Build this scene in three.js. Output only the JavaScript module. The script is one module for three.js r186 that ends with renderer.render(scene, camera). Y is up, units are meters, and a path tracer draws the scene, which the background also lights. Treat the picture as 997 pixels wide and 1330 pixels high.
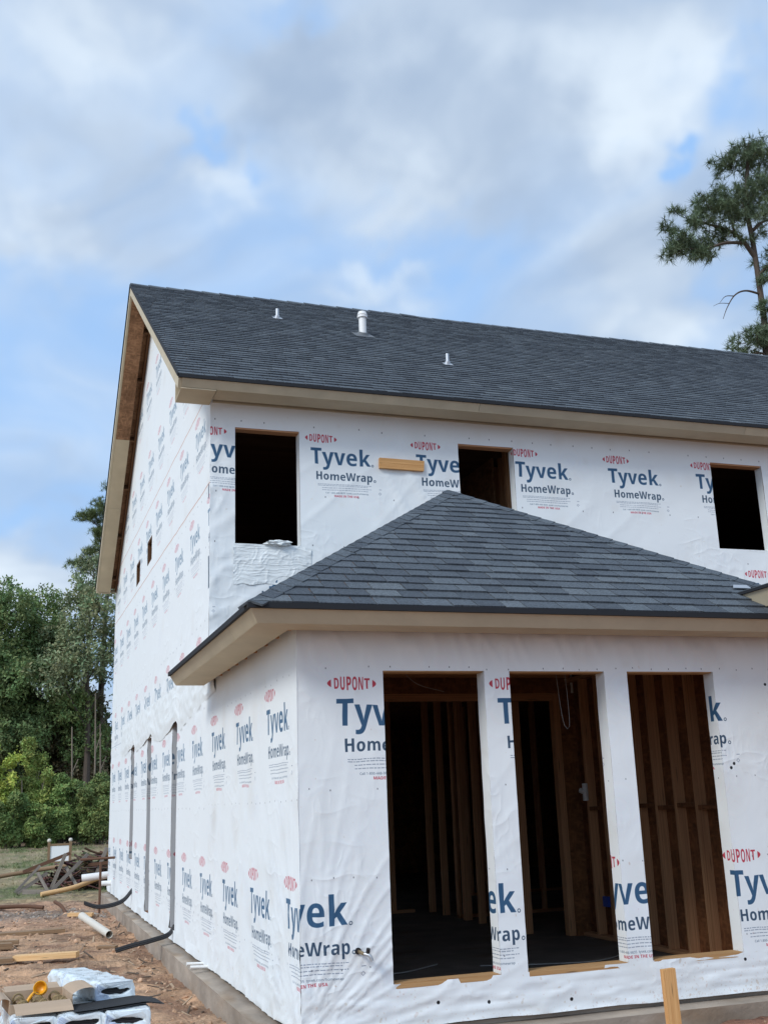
import * as THREE from 'three';
import { mergeGeometries, mergeVertices, toCreasedNormals } from 'three/addons/utils/BufferGeometryUtils.js';
import { RoundedBoxGeometry } from 'three/addons/geometries/RoundedBoxGeometry.js';
import { createNoise2D, createNoise3D, createNoise4D } from 'simplex-noise';

// ------------------------------------------------------------------ seeded randomness
function rng(seed) { let a = seed >>> 0; return () => { a = (a + 0x6D2B79F5) | 0; let t = Math.imul(a ^ (a >>> 15), 1 | a); t = (t + Math.imul(t ^ (t >>> 7), 61 | t)) ^ t; return ((t ^ (t >>> 14)) >>> 0) / 4294967296; }; }
const N2 = createNoise2D(rng(11)), N3 = createNoise3D(rng(12)), N4 = createNoise4D(rng(13));
const fbm2 = (x, y, o = 4) => { let a = 0, k = 0.5; for (let i = 0; i < o; i++) { a += k * N2(x, y); x = x * 2.03 + 7.1; y = y * 2.03 - 3.3; k *= 0.5; } return a; };
const fbm3 = (x, y, z, o = 5) => { let a = 0, k = 0.5; for (let i = 0; i < o; i++) { a += k * N3(x, y, z); x = x * 2.02 + 3.1; y = y * 2.02 - 1.7; z = z * 2.02 + 5.9; k *= 0.5; } return a; };
const sm = (a, b, x) => { const t = Math.min(1, Math.max(0, (x - a) / (b - a))); return t * t * (3 - 2 * t); };
const lerp = (a, b, t) => a + (b - a) * t;
const V = (x, y, z) => new THREE.Vector3(x, y, z);

// ------------------------------------------------------------------ camera
const scene = new THREE.Scene();
const CAM = V(-1.875, 1.192, 7.455), yaw = -0.331, pitch = 0.260, roll = -0.036, FPX = 1410.1;
const fw = V(-Math.sin(yaw) * Math.cos(pitch), Math.sin(pitch), -Math.cos(yaw) * Math.cos(pitch));
const rt0 = V(Math.cos(yaw), 0, -Math.sin(yaw)), up0 = rt0.clone().cross(fw);
const camR = rt0.clone().multiplyScalar(Math.cos(roll)).addScaledVector(up0, Math.sin(roll));
const camU = up0.clone().multiplyScalar(Math.cos(roll)).addScaledVector(rt0, -Math.sin(roll));
const camera = new THREE.PerspectiveCamera(2 * Math.atan(665 / FPX) * 180 / Math.PI, 767 / 1024, 0.1, 1500);
camera.position.copy(CAM);
camera.quaternion.setFromRotationMatrix(new THREE.Matrix4().makeBasis(camR, camU, fw.clone().negate()));

// ------------------------------------------------------------------ renderer, sky, sun
const renderer = new THREE.WebGLRenderer({ antialias: true });
renderer.setSize(767, 1024);
renderer.toneMapping = THREE.LinearToneMapping;
renderer.toneMappingExposure = 1.08;
renderer.shadowMap.enabled = true;
const SUN_DIR = V(-0.70, 0.64, 0.44).normalize();
const sun = new THREE.DirectionalLight(new THREE.Color(1.0, 0.975, 0.93), 2.0);
sun.position.copy(SUN_DIR).multiplyScalar(60);
sun.castShadow = true; sun.shadow.radius = 32; sun.shadow.mapSize.set(4096, 4096);
Object.assign(sun.shadow.camera, { left: -30, right: 30, top: 30, bottom: -30, near: 1, far: 160 });
scene.add(sun, sun.target);

{ // broken cloud over blue, computed by direction
  const W = 2048, H = 1024, d = new Float32Array(W * H * 4);
  // clouds banks: [azimuth from view axis (deg, right +), elevation (deg), radius az, radius el, whiteness, cover]
  const bank = [
    [15.4, 33, 2.6, 3.4, 0.44, 0.25], [19.7, 35.9, 2.4, 1.4, 0.25, 0.15], [13.2, 37, 4.4, 1.3, 0.14, 0.25], [14.2, 27.1, 4.9, 3, 0.3, 0.3], [-17.4, 37.3, 5.3, 2, 0.28, 0.25], [-7.9, 32, 2.7, 1.8, 0.38, 0.25],
    [-19.4, 28.2, 3.3, 1.8, 0.28, 0.25], [-0.3, 26.6, 3.6, 0.9, 0.4, 0.3], [2.6, 31.2, 2.7, 1.8, 0.22, 0.2], [8.3, 38.8, 5.8, 1.2, 0.05, 0.2], [16.3, 23.3, 3.6, 1.5, 0.38, 0.3], [-19.2, 11.5, 3.4, 1.3, 0.22, 0.3],
    [5.5, 34, 7.6, 4.5, -0.36, 0.4], [-2.7, 36.8, 6.1, 2.7, -0.28, 0.35], [-16.3, 32.9, 5.7, 2.1, -0.15, 0.25], [-18, 16.6, 6, 1.5, -0.1, 0.1], [-13.5, 28.4, 5.2, 2.2, -0.16, 0.2],
    [-10.3, 33.7, 1.4, 0.9, 0, -0.5], [-6.7, 32.7, 1, 0.7, 0, -0.4], [17.3, 31.3, 1, 0.7, 0, -0.85], [22.5, 34, 2.7, 2.6, 0, -0.5], [-18.2, 21.2, 6.5, 4.5, 0.1, -0.12], [3.7, 28.1, 4.9, 1.5, 0, -0.3], [-4.5, 39.3, 3.3, 1, 0, -0.35],
    [-14.7, 24.5, 4.6, 2.3, -0.1, -0.05], [-17.8, 13.9, 4.7, 1.2, 0, -0.3], [20.2, 25.4, 2.3, 2.2, 0, -0.3],
  ];
  const az0 = Math.atan2(fw.x, -fw.z) * 180 / Math.PI;
  for (let j = 0; j < H; j++) {
    const el = (j + 0.5) / H * Math.PI - Math.PI / 2, y = Math.sin(el), c = Math.cos(el);
    for (let i = 0; i < W; i++) {
      const ph = ((i + 0.5) / W - 0.5) * 2 * Math.PI, x = Math.cos(ph) * c, z = Math.sin(ph) * c;
      const yy = Math.max(y, 0.0) + 0.22, px = x / yy, pz = z / yy;
      const wx = fbm2(px * 1.1 + 9, pz * 1.1, 3) * 0.35, wz = fbm2(px * 1.1 - 5, pz * 1.1 + 4, 3) * 0.35;
      let cover = fbm3(px * 0.95 + wx, pz * 0.95 + wz, 3.7, 6) * 0.8 + 0.70, white = fbm3(px * 1.5 + wx * 1.6 + 4, pz * 1.5 + wz * 1.6, 1.2, 6) * 0.62 + 0.24 * fbm3(px * 4.5 + wx * 3, pz * 4.5 + wz * 3, 7.1, 5) - 0.04;
      let az = Math.atan2(x, -z) * 180 / Math.PI - az0; if (az > 180) az -= 360; if (az < -180) az += 360;
      const eld = el * 180 / Math.PI;
      const wob = fbm2(az * 0.2, eld * 0.25, 5) * 2.6, wob2 = fbm2(az * 0.2 + 40, eld * 0.25, 5) * 2.6;
      for (const [a, e, ra, re, w, cv] of bank) {
        const q = ((az + wob - a) / ra) ** 2 + ((eld + wob2 * 0.7 - e) / re) ** 2;
        if (q < 9) { const g = Math.exp(-q); white += w * g; cover += cv * g; }
      }
      const k = sm(0.05, 1.05, cover), wv = sm(-0.62, 0.72, white);
      const hz = Math.exp(-Math.max(y, 0) * 4.2);
      const blue = [lerp(0.30, 0.46, hz), lerp(0.52, 0.67, hz), lerp(0.89, 0.94, hz)];
      const dark = [0.37, 0.475, 0.635], light = [0.76, 0.86, 0.96];
      // near the sun the cloud veil is bright
      const s = x * SUN_DIR.x + y * SUN_DIR.y + z * SUN_DIR.z, glow = 0.55 * Math.pow(Math.max(0, s * 0.5 + 0.5), 5);
      const o = (j * W + i) * 4;
      for (let n = 0; n < 3; n++) {
        let v = lerp(blue[n], lerp(dark[n], light[n], wv), k * 0.96);
        v = v * (1 + glow * 1.1) + glow * 0.12;
        if (y < 0) v = lerp(v, [0.30, 0.26, 0.22][n], sm(0, -0.12, y));
        d[o + n] = v;
      }
      d[o + 3] = 1;
    }
  }
  const t = new THREE.DataTexture(d, W, H, THREE.RGBAFormat, THREE.FloatType);
  t.mapping = THREE.EquirectangularReflectionMapping; t.magFilter = t.minFilter = THREE.LinearFilter; t.needsUpdate = true;
  scene.background = t; scene.environment = t;
}

// ------------------------------------------------------------------ naming helpers
const taken = new Map();
function numbered(name) { const n = taken.get(name) ?? 0; taken.set(name, n + 1); return n ? name + '_' + String(n).padStart(3, '0') : name; }
function shadows(o) { o.traverse((c) => { if (c.isMesh) { c.castShadow = true; c.receiveShadow = true; } }); return o; }
function thing(name, label, category, pos = V(0, 0, 0), group) {
  const o = new THREE.Group(); o.name = numbered(name); o.position.copy(pos); o.userData = { label, category };
  if (group) o.userData.group = group;
  scene.add(o); return o;
}
const partCount = new WeakMap();
function partName(parent, name) { let m = partCount.get(parent); if (!m) partCount.set(parent, m = new Map()); const n = m.get(name) ?? 0; m.set(name, n + 1); return n ? name + '_' + String(n).padStart(3, '0') : name; }
function part(name, geo, mat, parent, extra) {
  if (Array.isArray(geo)) geo = merge(geo);
  const m = new THREE.Mesh(geo, mat); m.name = partName(parent, name); m.castShadow = m.receiveShadow = true;
  if (extra) Object.assign(m.userData, extra);
  parent.add(m); return m;
}
function sub(name, parent, label) { const g = new THREE.Group(); g.name = partName(parent, name); if (label) g.userData.label = label; parent.add(g); return g; }
function single(name, geo, mat, label, category, group, pos) {
  if (Array.isArray(geo)) geo = merge(geo);
  const m = new THREE.Mesh(geo, mat); m.name = numbered(name); m.castShadow = m.receiveShadow = true; if (pos) m.position.copy(pos);
  m.userData = { label, category }; if (group) m.userData.group = group; scene.add(m); return m;
}
function structure(name, geo, mat) { const m = new THREE.Mesh(geo, mat); m.name = name; m.userData.kind = 'structure'; m.receiveShadow = m.castShadow = true; scene.add(m); return m; }
function merge(list) {
  list = list.map((g) => g.index ? g.toNonIndexed() : g);
  const keys = ['position', 'normal', 'uv', 'color'].filter((k) => list.every((g) => g.attributes[k]));
  list = list.map((g) => { const h = new THREE.BufferGeometry(); for (const k of keys) h.setAttribute(k, g.attributes[k]); return h; });
  return mergeGeometries(list);
}

// ------------------------------------------------------------------ geometry helpers
// an eight-cornered solid: a bottom ring and a top ring of four points, with uv in metres
function hexa(p) {
  const f = [[0, 1, 5, 4], [1, 2, 6, 5], [2, 3, 7, 6], [3, 0, 4, 7], [4, 5, 6, 7], [3, 2, 1, 0]], pos = [], uv = [];
  const cen = p.reduce((a, b) => a.clone().add(b), V(0, 0, 0)).multiplyScalar(1 / 8);
  for (const q of f) {
    let [a, b, c, d] = q.map((i) => p[i]);
    const n = b.clone().sub(a).cross(d.clone().sub(a)); const mid = a.clone().add(b).add(c).add(d).multiplyScalar(0.25);
    if (n.dot(mid.clone().sub(cen)) < 0) [b, d] = [d, b];
    const e1 = b.clone().sub(a), e2 = d.clone().sub(a); const l1 = e1.length(), l2 = e2.length();
    let uvs = [[0, 0], [l1, 0], [l1, l2], [0, l2]]; if (l2 > l1) uvs = [[0, 0], [0, l1], [l2, l1], [l2, 0]];
    const off = (a.x * 3.7 + a.y * 1.9 + a.z * 2.3) % 7;
    for (const [v, t] of [[a, 0], [b, 1], [c, 2], [a, 0], [c, 2], [d, 3]]) { pos.push(v.x, v.y, v.z); uv.push(uvs[t][0] + off, uvs[t][1] + off * 0.31); }
  }
  const g = new THREE.BufferGeometry(); g.setAttribute('position', new THREE.Float32BufferAttribute(pos, 3)); g.setAttribute('uv', new THREE.Float32BufferAttribute(uv, 2)); g.computeVertexNormals(); return g;
}
function box(x0, x1, y0, y1, z0, z1) { return hexa([V(x0, y0, z0), V(x1, y0, z0), V(x1, y0, z1), V(x0, y0, z1), V(x0, y1, z0), V(x1, y1, z0), V(x1, y1, z1), V(x0, y1, z1)]); }
// a straight bar from a to b, w wide and h high, h along "up"
function bar(a, b, w, h, up = V(0, 1, 0)) {
  const d = b.clone().sub(a).normalize(), s = d.clone().cross(up).normalize(), u = s.clone().cross(d).normalize();
  const P = (o, i, j) => o.clone().addScaledVector(s, i * w / 2).addScaledVector(u, j * h / 2);
  return hexa([P(a, -1, -1), P(a, 1, -1), P(b, 1, -1), P(b, -1, -1), P(a, -1, 1), P(a, 1, 1), P(b, 1, 1), P(b, -1, 1)]);
}
function tube(pts, r, seg = 24, rs = 8, taper) {
  const c = new THREE.CatmullRomCurve3(pts), g = new THREE.TubeGeometry(c, seg, r, rs);
  if (taper) { const p = g.attributes.position, w = rs + 1; for (let i = 0; i <= seg; i++) { const q = c.getPointAt(i / seg), k = taper(i / seg); for (let j = 0; j < w; j++) { const n = i * w + j; p.setXYZ(n, q.x + (p.getX(n) - q.x) * k, q.y + (p.getY(n) - q.y) * k, q.z + (p.getZ(n) - q.z) * k); } } g.computeVertexNormals(); }
  return g;
}
function capTube(pts, r, seg = 24, rs = 8) {
  const g = [tube(pts, r, seg, rs)]; const c = new THREE.CatmullRomCurve3(pts);
  for (const t of [0, 1]) { const s = new THREE.CircleGeometry(r, rs); const d = c.getTangentAt(t).multiplyScalar(t ? 1 : -1); s.applyQuaternion(new THREE.Quaternion().setFromUnitVectors(V(0, 0, 1), d)); const p = c.getPointAt(t); s.translate(p.x, p.y, p.z); g.push(s); }
  return merge(g);
}

// ------------------------------------------------------------------ textures
function dataTex(w, h, fn, srgb = true) {
  const d = new Uint8Array(w * h * 4);
  for (let j = 0; j < h; j++) for (let i = 0; i < w; i++) { const c = fn(i / w, j / h, i, j), o = (j * w + i) * 4; for (let k = 0; k < 3; k++) d[o + k] = Math.max(0, Math.min(255, Math.round((Array.isArray(c) ? c[k] : c) * 255))); d[o + 3] = 255; }
  const t = new THREE.DataTexture(d, w, h, THREE.RGBAFormat); t.wrapS = t.wrapT = THREE.RepeatWrapping; t.magFilter = THREE.LinearFilter; t.minFilter = THREE.LinearMipmapLinearFilter; t.generateMipmaps = true;
  if (srgb) t.colorSpace = THREE.SRGBColorSpace; t.needsUpdate = true; return t;
}
// a tiling noise: 4-D noise on a torus, fu and fv waves across the tile
const tile = (u, v, fu, fv, o = 4, s = 0) => { let a = 0, k = 0.5; const A = u * 2 * Math.PI, B = v * 2 * Math.PI, ca = Math.cos(A), sa = Math.sin(A), cb = Math.cos(B), sb = Math.sin(B); for (let i = 0; i < o; i++) { const R = fu / 6.283, S = fv / 6.283; a += k * N4(ca * R + s, sa * R, cb * S + s, sb * S); fu *= 2; fv *= 2; k *= 0.55; s += 13.7; } return a; };
const woodTex = (base, dark, seed) => dataTex(256, 256, (u, v) => {
  const g = tile(u, v, 1.2, 22, 3, seed) * 0.8 + tile(u, v, 3, 60, 2, seed + 5) * 0.4; const f = sm(-0.5, 0.6, g);
  const knot = Math.max(0, 1 - Math.hypot((u - 0.37) * 3.2, (v - 0.6) * 6) * 5) + Math.max(0, 1 - Math.hypot((u - 0.8) * 3, (v - 0.2) * 6) * 6);
  return [0, 1, 2].map((k) => lerp(dark[k], base[k], f) * (1 - 0.45 * Math.min(1, knot)));
});
const rep = (t, x, y) => { const c = t.clone(); c.repeat.set(x, y); c.needsUpdate = true; return c; };
const T_pine = woodTex([0.93, 0.80, 0.60], [0.78, 0.60, 0.40], 2);
const T_old = woodTex([0.66, 0.55, 0.42], [0.44, 0.35, 0.27], 7);
const T_gray = woodTex([0.62, 0.58, 0.53], [0.40, 0.37, 0.34], 17);
const T_paint = dataTex(256, 256, (u, v) => { const f = 0.93 + 0.07 * tile(u, v, 4, 4, 5, 3); return [f, f * 0.995, f * 0.985]; });
const T_stud = woodTex([0.84, 0.68, 0.52], [0.64, 0.48, 0.35], 3);
const T_osb = dataTex(512, 512, (u, v) => { const a = tile(u, v, 24, 9, 2, 1), b = tile(u, v, 8, 26, 2, 8), c = tile(u, v, 3, 3, 3, 4); const f = sm(-0.6, 0.7, Math.max(a, b) + c * 0.5); return [lerp(0.46, 0.72, f), lerp(0.32, 0.53, f), lerp(0.20, 0.36, f)]; });
const T_gran = dataTex(512, 512, (u, v, i, j) => { const r = Math.abs(Math.sin(i * 127.1 + j * 311.7) * 43758.5453) % 1, r2 = Math.abs(Math.sin((i >> 1) * 269.5 + (j >> 1) * 183.3) * 24634.6) % 1; const f = 0.50 + 0.26 * r + 0.24 * r2 + 0.26 * tile(u, v, 14, 14, 4, 3); return [f, f, f]; });
const T_grain = dataTex(512, 512, (u, v, i, j) => { const r = Math.abs(Math.sin(i * 12.9898 + j * 78.233) * 43758.5453) % 1; const f = 0.80 + 0.22 * tile(u, v, 9, 9, 5, 2) + 0.10 * (r - 0.5); return [f, f, f]; });
const T_crinkle = dataTex(1024, 1024, (u, v) => {
  const r = (fu, fv, s) => Math.pow(Math.max(0, 1 - Math.abs(tile(u, v, fu, fv, 2, s)) * 3), 3), m = sm(-0.1, 0.4, tile(u, v, 3, 3, 2, 77));
  return Math.max(0, Math.min(1, 0.4 + 0.28 * m * r(4, 9, 1) + 0.2 * m * r(15, 8, 6) + 0.22 * tile(u, v, 3, 3, 4, 9)));
}, false);
const T_ground = dataTex(1024, 1024, (u, v, i, j) => { const r = Math.abs(Math.sin(i * 12.9898 + j * 78.233) * 43758.5453) % 1; const f = 0.80 + 0.30 * tile(u, v, 6, 6, 6, 2) + 0.22 * Math.max(0, tile(u, v, 40, 40, 3, 21)) + 0.12 * (r - 0.5); return [f, f * 0.985, f * 0.96]; });
const T_groundH = dataTex(1024, 1024, (u, v) => 0.5 + 0.45 * tile(u, v, 14, 14, 6, 5), false);
const T_conc = dataTex(512, 512, (u, v) => { const f = 0.80 + 0.22 * tile(u, v, 5, 5, 6, 31); const s = sm(0.05, 0.5, tile(u, v, 2, 3, 4, 61)); return [f * lerp(1, 0.88, s), f * lerp(1, 0.82, s), f * lerp(1, 0.75, s)]; });

const M = (o) => new THREE.MeshStandardMaterial({ roughness: 0.85, ...o });
const lin = (r, g, b) => new THREE.Color().setRGB(r, g, b);
const mat = {
  pine: M({ map: rep(T_pine, 1, 6), roughness: 0.8 }),
  old: M({ map: rep(T_old, 1, 6), roughness: 0.9 }),
  dull: M({ map: rep(T_pine, 1, 6), color: lin(0.62, 0.56, 0.5), roughness: 0.9 }),
  gray: M({ map: rep(T_gray, 1, 6), roughness: 0.9 }),
  board: M({ map: rep(T_osb, 0.8, 0.8), color: lin(0.62, 0.47, 0.38), roughness: 1 }),
  stud: M({ map: rep(T_stud, 0.6, 5), color: lin(1.0, 0.88, 0.80), roughness: 0.9 }),
  stake: M({ map: rep(T_pine, 1, 6), color: lin(0.90, 0.76, 0.60), roughness: 0.8 }),
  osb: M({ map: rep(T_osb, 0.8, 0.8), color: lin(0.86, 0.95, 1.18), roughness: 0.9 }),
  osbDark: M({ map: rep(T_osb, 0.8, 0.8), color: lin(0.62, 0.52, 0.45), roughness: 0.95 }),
  fascia: M({ map: rep(T_paint, 0.7, 0.7), color: lin(0.60, 0.53, 0.385), roughness: 0.75 }),
  fasciaB: M({ map: rep(T_paint, 0.4, 0.9), color: lin(0.56, 0.495, 0.365), roughness: 0.8 }),
  soffit: M({ map: rep(T_paint, 0.5, 0.5), color: lin(0.62, 0.54, 0.385), roughness: 0.8 }),
  metalDark: M({ color: lin(0.010, 0.012, 0.016), roughness: 0.85 }),
  concrete: M({ map: rep(T_conc, 0.23, 0.5), color: lin(0.54, 0.45, 0.36), roughness: 0.95, bumpMap: rep(T_conc, 2, 2), bumpScale: 0.01 }),
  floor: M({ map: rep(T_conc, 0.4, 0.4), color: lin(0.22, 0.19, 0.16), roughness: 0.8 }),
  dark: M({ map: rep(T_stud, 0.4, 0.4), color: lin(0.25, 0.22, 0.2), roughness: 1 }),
  pvc: M({ color: lin(0.78, 0.78, 0.76), roughness: 0.4 }),
  galv: M({ color: lin(0.5, 0.52, 0.54), roughness: 0.45, metalness: 0.7 }),
  lead: M({ color: lin(0.12, 0.13, 0.14), roughness: 0.7 }),
  black: M({ color: lin(0.015, 0.015, 0.017), roughness: 0.55 }),
  rust: M({ color: lin(0.12, 0.06, 0.035), roughness: 0.9 }),
  brass: M({ color: lin(0.30, 0.215, 0.105), roughness: 0.6, metalness: 0.5 }),
  cardboard: M({ map: rep(T_paint, 2, 2), color: lin(0.52, 0.385, 0.27), roughness: 0.9 }),
  blue: M({ color: lin(0.02, 0.06, 0.35), roughness: 0.5 }),
  bronze: M({ color: lin(0.28, 0.21, 0.12), roughness: 0.4, metalness: 0.6 }),
  wire: M({ color: lin(0.32, 0.32, 0.31), roughness: 0.6 }),
};
const shingleTones = [[0.160, 0.200, 0.246], [0.186, 0.231, 0.280], [0.134, 0.169, 0.212], [0.212, 0.262, 0.312], [0.165, 0.207, 0.254], [0.248, 0.300, 0.348]].map((c) => c.map((v, i) => v * [0.90, 0.86, 0.82][i]));
const gran = rep(T_gran, 3, 3);
const shingleMats = shingleTones.map((c) => M({ map: gran, color: lin(...c), roughness: 0.95, bumpMap: gran, bumpScale: 0.003 }));
const shingleVC = M({ map: gran, vertexColors: true, roughness: 0.95, bumpMap: gran, bumpScale: 0.003 });

// ------------------------------------------------------------------ the printed house wrap
const NAVY = '#345878', NAVY2 = '#3a4f64', RED = '#b9404f', GREY = 'rgba(110,122,140,0.75)';
function drawMark(g, k, X, Y, fade = 1) { // X, Y: pixel of the top left of the T; k pixels per metre
  g.save(); g.translate(X, Y); g.globalAlpha = fade;
  const text = (s, x, base, cap, width, weight, color) => { g.save(); g.font = weight + ' 200px sans-serif'; const w = g.measureText(s).width, sy = cap / 142.8; g.translate(x * k, base * k); g.scale(width * k / w, sy * k); g.fillStyle = color; g.fillText(s, 0, 0); g.restore(); };
  // maker's name: letters that follow an oval, a pointed end either side
  const L = 'DUPONT', x0 = -0.012, lw = 0.046; g.fillStyle = RED;
  g.font = 'bold 200px sans-serif';
  for (let i = 0; i < 6; i++) {
    const c = (i + 0.5 - 3) / 3, h = 0.098 * Math.sqrt(1 - c * c * 0.62), w = g.measureText(L[i]).width;
    g.save(); g.translate((x0 + i * lw) * k, (-0.105 + h / 2) * k); g.scale(lw * 0.97 * k / w, h * k / 142.8); g.fillText(L[i], 0, 0); g.restore();
  }
  for (const s of [-1, 1]) { const cx = 0.126 + s * 0.155, tip = cx + s * 0.028; g.beginPath(); g.moveTo(cx * k, -0.132 * k); g.quadraticCurveTo(tip * k, -0.117 * k, tip * k, -0.105 * k); g.quadraticCurveTo(tip * k, -0.093 * k, cx * k, -0.078 * k); g.closePath(); g.fill(); }
  text('Tyvek', 0, 0.19, 0.188, 0.70, 'bold', NAVY);
  text('HomeWrap', 0.055, 0.37, 0.09, 0.665, 'bold', NAVY2);
  g.lineWidth = Math.max(1, 0.006 * k); g.strokeStyle = NAVY2;
  for (const [x, y] of [[0.722, 0.18], [0.742, 0.36]]) { g.beginPath(); g.arc(x * k, y * k, 0.011 * k, 0, 7); g.stroke(); }
  g.fillStyle = GREY; let q = 5;
  for (const [y, a, b] of [[0.418, 0.08, 0.70], [0.434, 0.08, 0.66], [0.458, 0.13, 0.70], [0.482, 0.13, 0.66]]) for (let x = a; x < b;) { q = (q * 16807) % 2147483647; const w = 0.008 + (q % 100) / 100 * 0.03; g.fillRect(x * k, y * k, Math.min(w, b - x) * k, Math.max(1, 0.006 * k)); x += w + 0.006; }
  text('Call 1-800-448-9835  tyvek.com/homewrap', 0.165, 0.528, 0.017, 0.50, 'normal', NAVY2);
  text('MADE IN THE USA', 0.265, 0.562, 0.022, 0.29, 'bold', RED);
  // small tilted square and a bar, right of the text
  g.strokeStyle = GREY; g.lineWidth = Math.max(1, 0.004 * k); g.save(); g.translate(0.80 * k, 0.50 * k); g.rotate(0.785); g.strokeRect(-0.01 * k, -0.01 * k, 0.02 * k, 0.02 * k); g.restore(); g.fillStyle = GREY; g.fillRect(0.79 * k, 0.45 * k, 0.03 * k, 0.006 * k);
  g.restore();
}
function wrapTexture(W, s0, s1, y0, y1, draw, seed) {
  const k = W / (s1 - s0), H = Math.round((y1 - y0) * k), cv = document.createElement('canvas'); cv.width = W; cv.height = H;
  const g = cv.getContext('2d'), R = rng(seed);
  g.fillStyle = '#e5eaeb'; g.fillRect(0, 0, W, H);
  const X = (s) => (s - s0) * k, Y = (y) => (y1 - y) * k;
  // faint handling marks and dust
  for (let i = 0; i < 260; i++) { const r = (0.02 + R() * 0.22) * k, x = R() * W, y = R() * H, gr = g.createRadialGradient(x, y, 0, x, y, r); const c = R() < 0.5 ? '190,180,165' : '205,212,222'; gr.addColorStop(0, `rgba(${c},${0.05 + R() * 0.08})`); gr.addColorStop(1, `rgba(${c},0)`); g.fillStyle = gr; g.fillRect(x - r, y - r, 2 * r, 2 * r); }
  draw(g, k, X, Y, R);
  const t = new THREE.CanvasTexture(cv); t.colorSpace = THREE.SRGBColorSpace; t.wrapS = t.wrapT = THREE.RepeatWrapping; t.magFilter = THREE.LinearFilter;
  return { t, s0, s1, y0, y1 };
}
const PITCH = 1.245;
function row(g, k, X, Y, sa, sb, ref, y, tilt = 0, fade = 1) { for (let s = ref + Math.ceil((sa - 1 - ref) / PITCH) * PITCH; s < sb; s += PITCH) drawMark(g, k, X(s), Y(y + tilt * (s - sa)), fade); }
function staples(g, k, X, Y, R, sa, sb, y, gap, size = 0.005) { for (let s = sa; s < sb; s += gap) if (R() < 0.85) { g.fillStyle = 'rgba(60,62,68,0.85)'; g.fillRect(X(s + (R() - 0.5) * 0.03), Y(y + (R() - 0.5) * 0.02), size * k, size * 1.8 * k); } }
function splash(g, k, X, Y, R, sa, sb, y, n, h) { for (let i = 0; i < n; i++) { const s = sa + R() * (sb - sa), t = Math.pow(R(), 3) * h, r = (0.0015 + R() * R() * R() * 0.012) * k; g.fillStyle = `rgba(${150 + R() * 25 | 0},${105 + R() * 25 | 0},${75 + R() * 20 | 0},${0.05 + R() * 0.17})`; g.beginPath(); g.ellipse(X(s), Y(y + t), r * (0.7 + R() * 1.6), r, R() * 3, 0, 7); g.fill(); } }
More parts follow.
